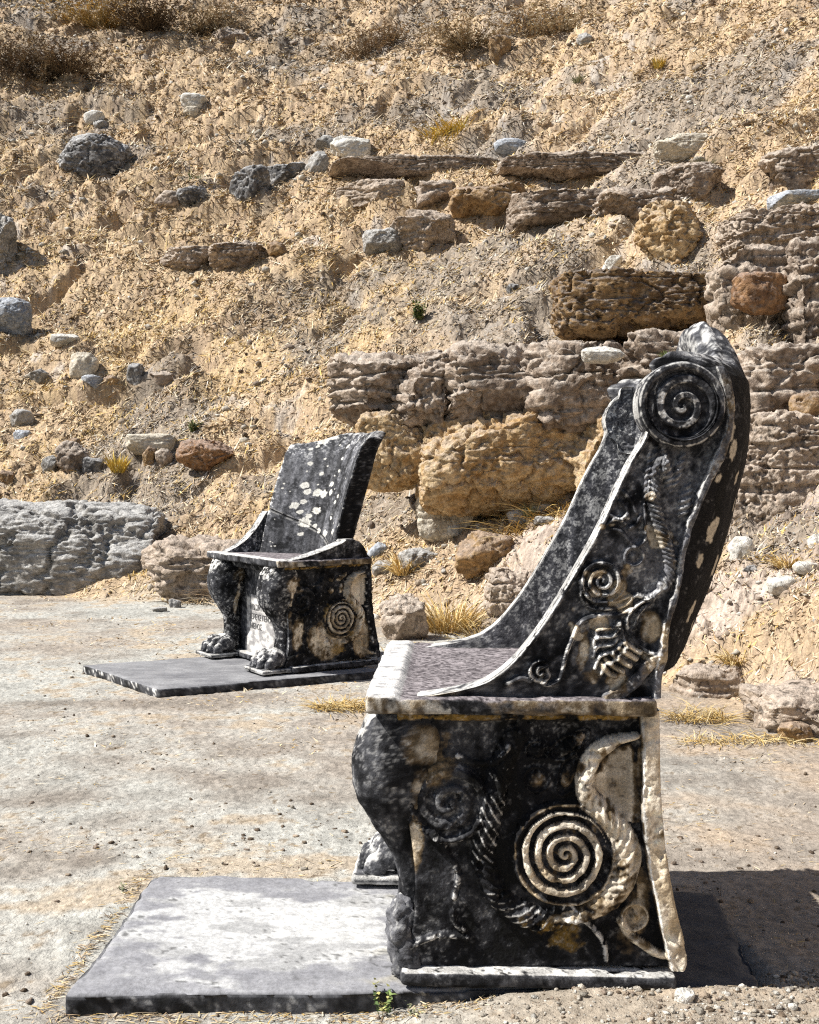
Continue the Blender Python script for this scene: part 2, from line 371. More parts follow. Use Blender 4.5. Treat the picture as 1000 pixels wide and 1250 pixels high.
def relief_lower(px, py, far=False):
    px0, py0 = px, py
    px = px + 4.0 * (fbm2(px0 * .045, py0 * .045, 3, 301) - .5); py = py + 4.0 * (fbm2(px0 * .045 + 9, py0 * .045, 3, 302) - .5)
    H, wear, pale, och = relief_lower_(px, py, far)
    wn = fbm2(px0 * .05, py0 * .05, 4, 303); fl = H > -.0175
    H = np.where(fl, -.018 + (H + .018) * (.80 + .42 * sm(.3, .65, wn)), H)
    chip = sm(.66, .73, fbm2(px0 * .075, py0 * .075, 3, 304)) * (px0 < 775); H = H - .006 * chip * fl; wear = wear * (.75 + .5 * wn)
    pale = pale - .13 * sm(.50, .66, fbm2(px0 * .09, py0 * .05, 4, 305)) * (px0 < 780)
    return H, wear, pale, och
def relief_lower_(px, py, far=False):
    H = np.full(px.shape, -.018); wear = np.zeros(px.shape); pale = np.full(px.shape, -.1); och = np.zeros(px.shape)
    # back pilaster band
    inner = evs([(860, 782), (898, 784), (1027, 788), (1102, 802), (1186, 820)], py)
    band = sm(-4, 1, px - inner)
    H = H + band * .020
    pale = np.maximum(pale, band * (.72 if not far else -.2)); wear = np.maximum(wear, .8 * np.exp(-((px - inner - 1) / 2.2) ** 2))
    # cove under the seat moulding
    cv = 1 - sm(872, 888, py); H = np.maximum(H, -.018 + .020 * cv * (1 - band)); och = np.maximum(och, .62 * (1 - sm(878, 886, py)) * sm(868, 873, py) * (1 - band))
    # large spiral
    sp, r = spiral(px, py, 690, 1045, 53, 3.8, 1, .82, .25)
    disk = r < 66; spb = sp
    H = np.where(disk, np.maximum(H, -.016 + .007 * sm(68, 54, r)), H)
    H = np.where(r < 53, H + .012 * sp, H)
    rg = np.exp(-((r - 61) / 3.4) ** 2); tail = np.exp(-((r - 50) / 3.) ** 2)
    H = H + .010 * rg
    pale = np.where(r < 53, np.where(sp > .35, .80, .05), pale); och = np.where((r < 66) & (sp < .3), .40, och)
    pale = np.maximum(pale, rg * .52 + .15 * rg * sm(-20, 40, px - 690))
    # horn-like scoop rising behind the spiral, then a feathered band running down and round it
    sc = smooth_pts([(778, 900), (748, 908), (726, 926), (716, 950), (718, 975), (732, 990), (748, 1004), (762, 1027), (768, 1052), (758, 1083), (736, 1106), (710, 1119), (690, 1122)], 5)
    d, s, g = pl(px, py, sc)
    w = evs([(0, 4), (50, 12), (110, 13), (150, 15), (210, 17), (270, 16), (320, 7)], s)
    b = np.clip(1 - (d / w) ** 2, 0, 1); hat = .5 + .5 * np.sin(s * .50 + g * d * .5 + 2.2 * fbm2(px * .06, py * .06, 2, 9))
    H = np.maximum(H, -.018 + .024 * b ** .6) - .0035 * (1 - hat) * (b > .02) * sm(95, 130, s) * (1 - .7 * sm(230, 290, s))
    pale = np.where(b > .05, .62 + .08 * hat * sm(90, 120, s) + .08 * (1 - sm(90, 120, s)) - .16 * sm(230, 300, s), pale)
    och = np.where(b > .05, .25 * sm(150, 300, s), och)
    inside = (px > evs([(900, 776), (915, 742), (935, 728), (960, 727), (985, 744), (1003, 758), (1010, 782)], py)) & (px < 783) & (py > 900) & (py < 1008)
    inside = inside * sm(6, 12, d); H = H - .008 * inside * blob(px, py, 758, 948, 36, 60); pale = np.maximum(pale, inside * (.74 - .3 * sm(14, 4, np.abs(783 - px)) - .25 * sm(20, 9, d))); och = np.maximum(och, inside * .33)
    # dark feather band on the front side of the spiral
    fb = smooth_pts([(628, 905), (612, 940), (603, 985), (592, 1030), (592, 1066), (606, 1096), (632, 1116), (664, 1128), (694, 1118)], 5)
    d, s, g = pl(px, py, fb); b = np.clip(1 - (d / 15.) ** 2, 0, 1); hat = .5 + .5 * np.sin(s * .48 - g * d * .5 + 3 * fbm2(px * .06, py * .06, 2, 10))
    H = np.maximum(H, -.018 + .016 * b ** .6) - .004 * (1 - hat) * (b > .02)
    wear = np.maximum(wear, (b > .1) * sm(.70, .98, hat) * (.36 + .28 * sm(965, 985, py) * (1 - sm(1050, 1062, py)) + .2 * sm(1085, 1095, py)))
    pale = np.maximum(pale, .62 * blob(px, py, 682, 1124, 26, 11))
    # acanthus stalk below
    lf = [(690, 1122), (712, 1128), (730, 1143), (739, 1160), (741, 1180)]
    rdg = ridge(px, py, lf, 3.5, .009); H = H + rdg; wear = np.maximum(wear, .62 * (rdg > .004))
    och = np.maximum(och, .60 * blob(px, py, 678, 1142, 60, 28, 18) ** .4 * (py > 1118))
    och = np.maximum(och, .46 * blob(px, py, 778, 1090, 26, 60) ** .5)
    pale = np.maximum(pale, .50 * blob(px, py, 776, 1110, 26, 80) ** .5); pale = np.maximum(pale, .48 * blob(px, py, 765, 1150, 24, 30) ** .5)
    # little scroll in the back corner
    r2 = np.hypot(px - 776, py - 1122); rr = np.exp(-((r2 - 16) / 3.2) ** 2) + .9 * np.exp(-(r2 / 7) ** 2)
    H = H + .010 * rr; pale = np.maximum(pale, .56 * rr)
    t2 = ridge(px, py, [(760, 1128), (770, 1145), (783, 1154), (800, 1166), (812, 1170)], 6, .010); H = H + t2; pale = np.maximum(pale, .6 * (t2 > .003))
    # flower buds and leaves above
    for cx, cy, rx, ry, an in ((657, 919, 10, 8, 0), (656, 955, 11, 11, 0), (695, 948, 9, 19, 18), (690, 915, 16, 9, -30), (706, 905, 12, 7, -35)):
        bb = blob(px, py, cx, cy, rx, ry, an); H = H + .012 * bb ** .6; pale = np.maximum(pale, .62 * (bb > .25) - .1)
        ring = blob(px, py, cx, cy, rx * 1.6, ry * 1.6, an); H = H + .006 * np.exp(-((ring - .22) / .12) ** 2) * (ring > 0)
    # dark scroll behind the leg
    sp, r = spiral(px, py, 548, 982, 46, 2.4, 1, .9, .1); H = np.maximum(H, np.where(r < 50, -.014 + .009 * sp + .004 * np.exp(-((r - 46) / 4) ** 2), H))
    wear = np.maximum(wear, .40 * np.exp(-((r - 40) / 2.) ** 2) * (px > 560) * sm(920, 1010, py))
    for cv_ in ([(560, 925), (585, 934), (606, 930), (622, 912)], [(600, 944), (612, 965), (618, 990)], [(530, 1020), (545, 1040), (560, 1070), (556, 1100)],
                [(553, 1118), (556, 1130), (566, 1140)], [(500, 1160), (520, 1150), (545, 1146), (570, 1150)]):
        k = ridge(px, py, cv_, 4.5, .008); H = H + k; wear = np.maximum(wear, (k > .0055) * .46)
    pale = np.maximum(pale, .46 * blob(px, py, 515, 925, 48, 48, -20) ** .5); pale = np.maximum(pale, .54 * blob(px, py, 506, 1020, 14, 60, 0) ** .5)
    if far:
        rb_ = np.hypot(px - 690, py - 1045); pale = np.maximum(pale, .66 * blob(px, py, 640, 1110, 80, 70) ** .3 * (rb_ > 66)); pale = np.where((rb_ < 53), np.where(spb > .35, .95, -.1), pale); pale = np.maximum(pale, .62 * blob(px, py, 770, 1110, 40, 90) ** .4 * (1 - band))
        pale = np.maximum(pale, .62 * blob(px, py, 535, 1080, 26, 90) ** .4); och = np.maximum(och, .5 * (rb_ > 54) * (rb_ < 68))
        pale = np.maximum(pale, inside * .8); wear = wear * .6
    return H, wear, pale, och

def relief_arm(px, py, stub=False):
    px0, py0 = px, py
    H, wear, pale, och, grey = relief_arm_(px + 3.5 * (fbm2(px0 * .05, py0 * .05, 3, 311) - .5), py + 3.5 * (fbm2(px0 * .05 + 9, py0 * .05, 3, 312) - .5), stub)
    wn = fbm2(px0 * .05, py0 * .05, 4, 313); H = np.where(H > -.0115, -.012 + (H + .012) * (.85 + .4 * sm(.3, .65, wn)), H)
    grey = grey + .5 * sm(.5, .66, fbm2(px0 * .035, py0 * .035, 4, 314)); pale = pale + .0 * px0
    pale = np.maximum(pale, .58 * sm(.62, .72, fbm2(px0 * .03, py0 * .03, 3, 316)) * (py0 > 640) * (not stub))
    return H, wear * (.75 + .5 * wn), pale, och, grey
def relief_arm_(px, py, stub=False):
    H = np.full(px.shape, -.012); wear = np.zeros(px.shape); pale = np.full(px.shape, -.1); och = np.zeros(px.shape); grey = np.full(px.shape, .25)
    inner = evs([(440, 872), (482, 884), (522, 887), (555, 874), (598, 855), (658, 835), (719, 824), (746, 815), (795, 805), (822, 800), (853, 799)], py)
    band = sm(-3, 1, px - inner); H = H + band * .016; grey = grey + band * .55; wear = np.maximum(wear, .55 * np.exp(-((px - inner) / 1.6) ** 2)); pale = np.maximum(pale, .34 * band)
    if stub: return np.full(px.shape, -.006) + .01 * band, wear * .5, pale, och, grey * .5
    # spiral on the sweep of the arm
    sp, r = spiral(px, py, 736, 710, 27, 3.0, -1, .9, .1); H = np.where(r < 27, -.010 + .010 * sp, H); wear = np.maximum(wear, (sp > .6) * .50)
    def rg(pts, w, h, wr=.5, n=5):
        nonlocal H, wear
        k = ridge(px, py, pts, w, h, n); H = np.maximum(H, -.012 + k * 1.0) if False else H + k; wear = np.maximum(wear, (k > .55 * h) * wr)
    rg([(709, 710), (711, 728), (722, 742), (742, 744), (765, 738), (776, 728), (790, 730), (806, 721), (810, 714)], 3, .010, .48)
    rg([(716, 726), (728, 736), (748, 736), (770, 728)], 2.5, .007, .4)
    rg([(770, 744), (752, 751), (733, 752), (718, 755), (707, 763), (700, 776), (695, 790), (690, 806), (687, 820), (682, 831), (672, 836), (662, 835)], 3.4, .011, .48)
    s2, r2 = spiral(px, py, 661, 821, 15, 1.7, 1, .9, .3); H = np.where(r2 < 15, H + .010 * s2, H); wear = np.maximum(wear, (s2 > .6) * .5)
    rg([(620, 836), (636, 828), (648, 832)], 4, .010, .4)
    # acanthus leaf with deep lobes
    for a in ([(757, 760), (748, 768), (730, 769), (729, 778)], [(756, 768), (748, 778), (728, 779), (726, 790)], [(757, 776), (748, 788), (730, 790), (725, 803)],
              [(760, 786), (748, 796), (733, 802), (727, 816)], [(766, 790), (752, 806), (740, 812), (734, 824)]):
        rg(a, 3.2, .012, .50)
    for a in ([(740, 806), (750, 815), (762, 820)], [(748, 799), (760, 808), (770, 813)], [(757, 792), (768, 800), (777, 805)], [(764, 785), (774, 793), (782, 797)], [(735, 812), (744, 823), (752, 826)]):
        k = ridge(px, py, a, 3.6, .012); H = H + k; pale = np.maximum(pale, (k > .004) * .72)
    rg([(806, 724), (785, 736), (770, 748), (766, 762), (772, 776), (780, 788), (792, 797), (806, 798)], 3, .011, .48)
    rg([(800, 730), (786, 744), (778, 757), (776, 768)], 2.6, .009, .42)
    rg([(757, 762), (763, 778), (764, 790)], 2.6, .009, .42)
    pale = np.maximum(pale, .60 * blob(px, py, 795, 766, 15, 26, 10) ** .4); pale = np.maximum(pale, .60 * blob(px, py, 713, 800, 9, 30, 8) ** .4); pale = np.maximum(pale, .50 * blob(px, py, 722, 826, 20, 12) ** .4)
    # twisted stem
    st = smooth_pts([(808, 566), (800, 590), (799, 610), (806, 640), (815, 668), (820, 695), (812, 716)], 6)
    d, s, g = pl(px, py, st); b = np.clip(1 - (d / 9.5) ** 2, 0, 1); hat = .5 + .5 * np.sin(s * .95 - g * d * .55)
    H = np.maximum(H, -.012 + .017 * b ** .6) - .005 * (1 - hat) * (b > .02); wear = np.maximum(wear, (b > .15) * sm(.7, .95, hat) * .44); grey = grey + .3 * (b > 0)
    # leaves at the top of the stem
    for cx, cy, rx, ry, an in ((815, 575, 8, 28, -12), (800, 565, 6, 22, 14), (831, 572, 6, 28, 16), (790, 585, 4, 34, 6), (838, 612, 9, 24, 14)):
        bb = blob(px, py, cx, cy, rx, ry, an); H = H + .011 * bb ** .6 - .004 * (bb > .05) * (.5 + .5 * np.sin(py * .8 + px * .3)); wear = np.maximum(wear, np.exp(-((bb - .12) / .10) ** 2) * (bb > 0) * .44)
        grey = grey + .25 * (bb > 0)
    bb = blob(px, py, 793, 606, 6.5, 6.5); H = H + .010 * bb ** .5; pale = np.maximum(pale, .62 * (bb > .1))
    r3 = np.hypot((px - 775) / .95, py - 680); k = np.exp(-((r3 - 11.5) / 2.2) ** 2); H = H + .009 * k + .007 * np.clip(1 - (r3 / 8) ** 2, 0, 1); wear = np.maximum(wear, k * .42)
    rg([(790, 650), (786, 662), (776, 668)], 2.5, .008, .4); rg([(788, 616), (789, 634), (788, 650)], 2.5, .008, .4)
    for a in ([(742, 640), (752, 634), (764, 640)], [(746, 628), (758, 634), (766, 628)], [(758, 612), (766, 620), (768, 632)], [(750, 646), (760, 650), (768, 660), (774, 666)], [(762, 600), (772, 612), (778, 626)], [(770, 645), (778, 640), (782, 630)]):
        rg(a, 3, .009, .36)
    grey = grey + .6 * blob(px, py, 800, 690, 30, 50) + .3 * blob(px, py, 735, 790, 50, 50) + .5 * blob(px, py, 825, 600, 30, 55); H = np.where(H > -.0115, -.012 + (H + .012) * 1.25, H)
    # diagonal strut at the foot of the arm
    dg = [(744, 855), (760, 846), (776, 832), (793, 812), (800, 806)]
    d, s, g = pl(px, py, dg); b = sm(9, 6, d); H = np.maximum(H, -.012 + .016 * b); pale = np.maximum(pale, .46 * b); grey = grey + .4 * b
    return H, wear, pale, och, grey

def panel(name, py0, py1, nz, nx, Lp, Rp, fn, thick, parent, mat, seed, topwear=.0, bend=3., backgrey=.6, frontlip=0., taper=None):
    py = np.linspace(py0, py1, nz); L = evs(Lp, py); Rr = evs(Rp, py)
    a = np.linspace(0, 1, nx); PX = L[:, None] + (Rr - L)[:, None] * a[None]; PY = np.repeat(py[:, None], nx, 1)
    px, pyv = PX.ravel(), PY.ravel()
    x, z = nl(px, pyv)
    rel = fn(px, pyv); H, wear, pale, och = rel[:4]; grey = rel[4] if len(rel) > 4 else np.zeros(len(px))
    dL = (PX - L[:, None]).ravel(); dR = (Rr[:, None] - PX).ravel(); dT = pyv - py0 if topwear else 99 + 0 * pyv
    # arms: plain fillet along the front edge
    if frontlip:
        k = 1 - sm(5, 8, dL * 1.0); H = np.maximum(H, -.012 + .012 * k); 
        wear = np.maximum(wear, .72 * (1 - sm(1.5, 4.5, dL)))
    e = np.minimum(np.minimum(dL, dR), dT); H = H - .005 * np.clip(1 - e / bend, 0, 1) ** 2
    P = np.stack([x, -H, z], -1)
    H2 = H + .0022 * (fbm3(P * 140, 3, seed) - .5) + .004 * (fbm3(P * 30, 3, seed + 5) - .5)
    front = np.stack([x, -H2, z], -1)
    cf = marble(front, wear, pale, och, .18 + .2 * grey, seed, grey)
    back = np.stack([x, np.full_like(x, thick), z], -1)
    back[:, 1] += .003 * (fbm3(back * 30, 3, seed + 9) - .5)
    cb = marble(back, .75 * (1 - sm(1, 5, dL)) if frontlip else 0., -.2, 0., .75 + 1.6 * (fbm3(back * 8, 3, 77) - .45), seed, backgrey)
    idx = np.arange(nz * nx).reshape(nz, nx)
    loop = np.concatenate([idx[0, :-1], idx[:-1, -1], idx[-1, :0:-1], idx[:0:-1, 0]])
    K = 7; V = [front, back]; base = 2 * nz * nx; rows = [loop]; C = [cf, cb]
    for k in range(1, K):
        t = k / K; q = front[loop] * (1 - t) + back[loop] * t
        q = q + .004 * (fbm3(q * 40, 3, seed + 6) - .5)[:, None]
        wr = np.where((np.arange(len(loop)) >= len(loop) - (nz - 1)) | (np.arange(len(loop)) < nx), .50 + topwear * .2 if frontlip else .2, .1)
        V.append(q); C.append(marble(q, wr, -.2, 0, .6, seed, .7)); rows.append(base + np.arange(len(loop))); base += len(loop)
    rows.append(loop + nz * nx)
    Fs = [grid_faces(nz, nx, 0, True), grid_faces(nz, nx, nz * nx)]
    for r0_, r1_ in zip(rows[:-1], rows[1:]):
        Fs.append(np.stack([r0_, r1_, np.roll(r1_, -1), np.roll(r0_, -1)], -1))
    return new_obj(name, np.concatenate(V), Fs, mat, parent, np.clip(np.concatenate(C), .008, .8))

def rbox(name, lo, hi, res, parent, colfn, amp=.004, rough=40, rnd_=.012, mat=None, seed=0, chip=0.):
    """a stone block: dense faces, worn rounded edges, chipped arrises"""
    lo = np.array(lo, float); hi = np.array(hi, float); n = np.maximum(2, np.ceil((hi - lo) / res).astype(int) + 1)
    V = []; Fs = []; off = 0
    for ax in range(3):
        b, c = [k for k in range(3) if k != ax]
        for s in (0, 1):
            B, Cc = np.meshgrid(np.linspace(lo[b], hi[b], n[b]), np.linspace(lo[c], hi[c], n[c]), indexing='ij')
            P = np.zeros((n[b] * n[c], 3)); P[:, b] = B.ravel(); P[:, c] = Cc.ravel(); P[:, ax] = hi[ax] if s else lo[ax]
            fl = (s == 1) != (ax == 1)
            V.append(P); Fs.append(grid_faces(n[b], n[c], off, fl)); off += len(P)
    V = np.concatenate(V); Fs = np.concatenate(Fs)
    key = np.round(V / 1e-6).astype(np.int64); _, first, inv = np.unique(key, axis=0, return_index=True, return_inverse=True)
    V = V[first]; Fs = inv.ravel()[Fs]
    c = (lo + hi) / 2; h = (hi - lo) / 2; q = V - c
    r = np.minimum(rnd_ * (1 + chip * 3 * sm(.5, .72, fbm3(V * 11 + 3, 3, seed))), h.min() * .9)[:, None]
    inn = np.clip(q, -(h - r), h - r); dlt = q - inn; ln = np.linalg.norm(dlt, axis=1, keepdims=True)
    q = inn + np.where(ln > 1e-9, dlt / np.maximum(ln, 1e-9) * np.minimum(ln, r), 0)
    edge = (ln[:, 0] / r[:, 0])
    P = q + c; N = normals(P, Fs)
    P = P + N * (amp * (fbm3(P * rough, 4, seed) - .5) * 2)[:, None]
    N = normals(P, Fs)
    nin = (np.abs(dlt) > 1e-6).sum(1) >= 2
    return new_obj(name, P, [Fs], mat or M_MARBLE, parent, np.clip(colfn(P, N, nin.astype(float)), .008, .8))

def superleg(name, prof, parent, seed, y0, colw):
    """prof rows: (z, front x, back x, half width); y0 centre"""
    A = np.array(prof, float); A = A[np.argsort(A[:, 0])]
    z = np.linspace(A[0, 0], A[-1, 0], 150); f = evs(A[:, [0, 1]], z); b = evs(A[:, [0, 2]], z); w = evs(A[:, [0, 3]], z)
    t = np.linspace(0, 2 * math.pi, 120, endpoint=False); ct, s_ = np.cos(t), np.sin(t); e = 2 / 2.5
    cx = np.sign(ct) * np.abs(ct) ** e; cy = np.sign(s_) * np.abs(s_) ** e
    X = ((f + b) / 2)[:, None] + ((b - f) / 2)[:, None] * cx; Yy = y0 + w[:, None] * cy; Z = np.repeat(z[:, None], 120, 1)
    P = np.stack([X, Yy, Z], -1).reshape(-1, 3); Fq = grid_faces(150, 120, closed=True)
    N = normals(P, Fq); P = P + N * (.010 * (fbm3(P * 16, 3, seed) - .5) + .005 * (fbm3(P * 60, 3, seed + 1) - .5))[:, None]
    N = normals(P, Fq)
    return new_obj(name, P, [Fq, list(range(119, -1, -1)), list(range(149 * 120, 150 * 120))], M_MARBLE, parent, np.clip(colw(P, N), .008, .8))

def blobs_mesh(name, ells, parent, colfn, voxel=.0045, seed=0, amp=.003):
    D, Fc = ico(4); V = []; Fs = []; off = 0
    for (c, r, rz) in ells:
        P = D * np.array(r); a = math.radians(rz); P = np.stack([P[:, 0] * math.cos(a) - P[:, 2] * -math.sin(a), P[:, 1], -P[:, 0] * math.sin(a) + P[:, 2] * math.cos(a)], -1)
        V.append(P + np.array(c)); Fs.append(Fc + off); off += len(D)
    tmp = new_obj('tmp', np.concatenate(V), [np.concatenate(Fs)], None)
    m = tmp.modifiers.new('r', 'REMESH'); m.mode = 'VOXEL'; m.voxel_size = voxel
    m2 = tmp.modifiers.new('s', 'SMOOTH'); m2.iterations = 3; m2.factor = .5
    dg = bpy.context.evaluated_depsgraph_get(); me = bpy.data.meshes.new_from_object(tmp.evaluated_get(dg))
    n = len(me.vertices); P = np.zeros(n * 3, np.float32); me.vertices.foreach_get('co', P); P = P.reshape(-1, 3).astype(float)
    Q = [list(p.vertices) for p in me.polygons]; q4 = np.array([q for q in Q if len(q) == 4]); q3 = np.array([q for q in Q if len(q) == 3])
    bpy.data.objects.remove(tmp)
    N = normals(P, q4); P = P + N * (amp * 2 * (fbm3(P * 50, 3, seed) - .5) + amp * (fbm3(P * 150, 2, seed) - .5))[:, None]; N = normals(P, q4)
    o = new_obj(name, P, [q4] + ([q3] if len(q3) else []), M_MARBLE, parent, np.clip(colfn(P, N), .008, .8))
    return o

# silhouettes of the near throne in photograph units, turned into metres by nl()
ARM_L = [(447, 822), (460, 806), (490, 796), (520, 792), (533, 787), (566, 768), (592, 755), (619, 743), (647, 730), (692, 705), (741, 676), (770, 657), (792, 640), (810, 624), (824, 607), (836, 585), (844, 556), (850, 520), (852, 505)]
ARM_R = [(443, 880), (460, 890), (487, 896), (522, 895), (555, 886), (593, 866), (652, 843), (723, 829), (770, 817), (808, 814), (824, 809), (852, 807)]
LOW_R = [(852, 805), (884, 806), (940, 806), (996, 809), (1050, 815), (1102, 824), (1153, 836), (1178, 838), (1184, 836)]
LOW_L = [(852, 484), (950, 488), (1020, 500), (1090, 506), (1150, 500), (1184, 486)]
_p = np.array(ARM_R + LOW_R[1:], float); _x, _z = nl(_p[:, 1], _p[:, 0]); RIM = sorted(zip(_z, _x))
BK = [(447, 909), (520, 910), (560, 907), (600, 899), (650, 887), (700, 869), (750, 847), (780, 833), (805, 818), (830, 800)]
_p = np.array(BK, float); _x, _z = nl(_p[:, 1], _p[:, 0], WID / 2); BULGE = sorted(zip(_z, _x))

def seat_col(P, N, e):
    lip = 1 - sm(.005, .016, P[:, 0] + .006 * (fbm3(P * 25, 3, 3) - .5)); top = sm(.3, .8, N[:, 2])
    c = marble(P, .10 + .50 * e * sm(.35, .8, N[:, 2]) + .2 * (N[:, 0] < -.5), .56 * (N[:, 1] < -.3) + .1 * (N[:, 0] < -.5) - .1, 0, .15, 31, .35)
    pan = mix(np.array([.06, .052, .056]), np.array([.29, .26, .265]), sm(.3, .7, fbm3(P * 190, 2, 5))) * (.8 + .5 * fbm3(P * 18, 3, 9))[:, None]
    c = mix(c, pan, top * (1 - lip))
    strk = fbm3(P * np.array([40, 150, 60]), 3, 12)
    c = mix(c, mix(np.array([.22, .22, .225]), np.array([.66, .64, .61]), sm(.30, .52, .6 * strk + .4 * fbm3(P * 35, 3, 13))), top * lip)
    c = mix(c, np.array([.62, .59, .53]), .55 * (N[:, 1] < -.5) * sm(.45, .6, fbm3(P * 40, 3, 6)) * (P[:, 0] < .1))
    return c
def leg_col(seed, speck_add=.0):  # second argument adds pale speckle over the whole leg
    def f(P, N):
        pl_ = .58 * (blob(P[:, 0], P[:, 2], .050, .395, .055, .065) ** .5 + blob(P[:, 0], P[:, 2], .040, .26, .020, .10) ** .5) * (N[:, 1] < -.1) + .1
        return marble(P, .26 + .34 * sm(.36, .46, P[:, 2]) * (N[:, 0] < -.2) + .22 * sm(.2, .9, N[:, 2]) - .5 * (N[:, 1] < -.6) - .06, pl_ - .12, .0, .15 + speck_add, seed, .22)
    return f
def rough_dark(seed, g=.5):
    return lambda P, N, e=0: marble(P, .12 + .25 * sm(.3, .9, N[:, 2]), -.1, 0, .4, seed, g)

def paw_set(parent, y0, seed, broken=False):
    """a lion's paw on its own little plinth, toes forward"""
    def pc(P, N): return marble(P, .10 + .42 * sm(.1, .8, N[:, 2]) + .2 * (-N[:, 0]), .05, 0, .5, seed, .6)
    el = [((.0, y0, .055), (.055, .062, .05), 0)]
    for k, dy in enumerate((-.058, -.020, .020, .058)):
        fx = -.068 if k in (1, 2) else -.052
        el += [((fx + .022, y0 + dy * 1.0, .062), (.034, .0195, .034), -20), ((fx - .012, y0 + dy * 1.12, .040), (.026, .0185, .027), 10), ((fx - .030, y0 + dy * 1.15, .026), (.013, .009, .012), 0)]
    o = blobs_mesh('paw', el, parent, pc, seed=seed)
    b = rbox('plinth', (-.118, y0 - .085, .0), (.05, y0 + .085, .020), .005, parent, lambda P, N, e: marble(P, .2 + .5 * e, .0, .2, .5, seed + 1, .5), .003, 40, .010)
    return o

LEG = [(.472, -.045, .10, .060), (.445, -.058, .105, .074), (.41, -.072, .105, .080), (.375, -.080, .10, .082), (.34, -.078, .095, .079), (.30, -.066, .085, .070),
       (.265, -.046, .070, .054), (.235, -.024, .066, .044), (.20, -.004, .062, .037), (.16, .004, .058, .034), (.11, .002, .060, .036), (.05, .0, .07, .044)]

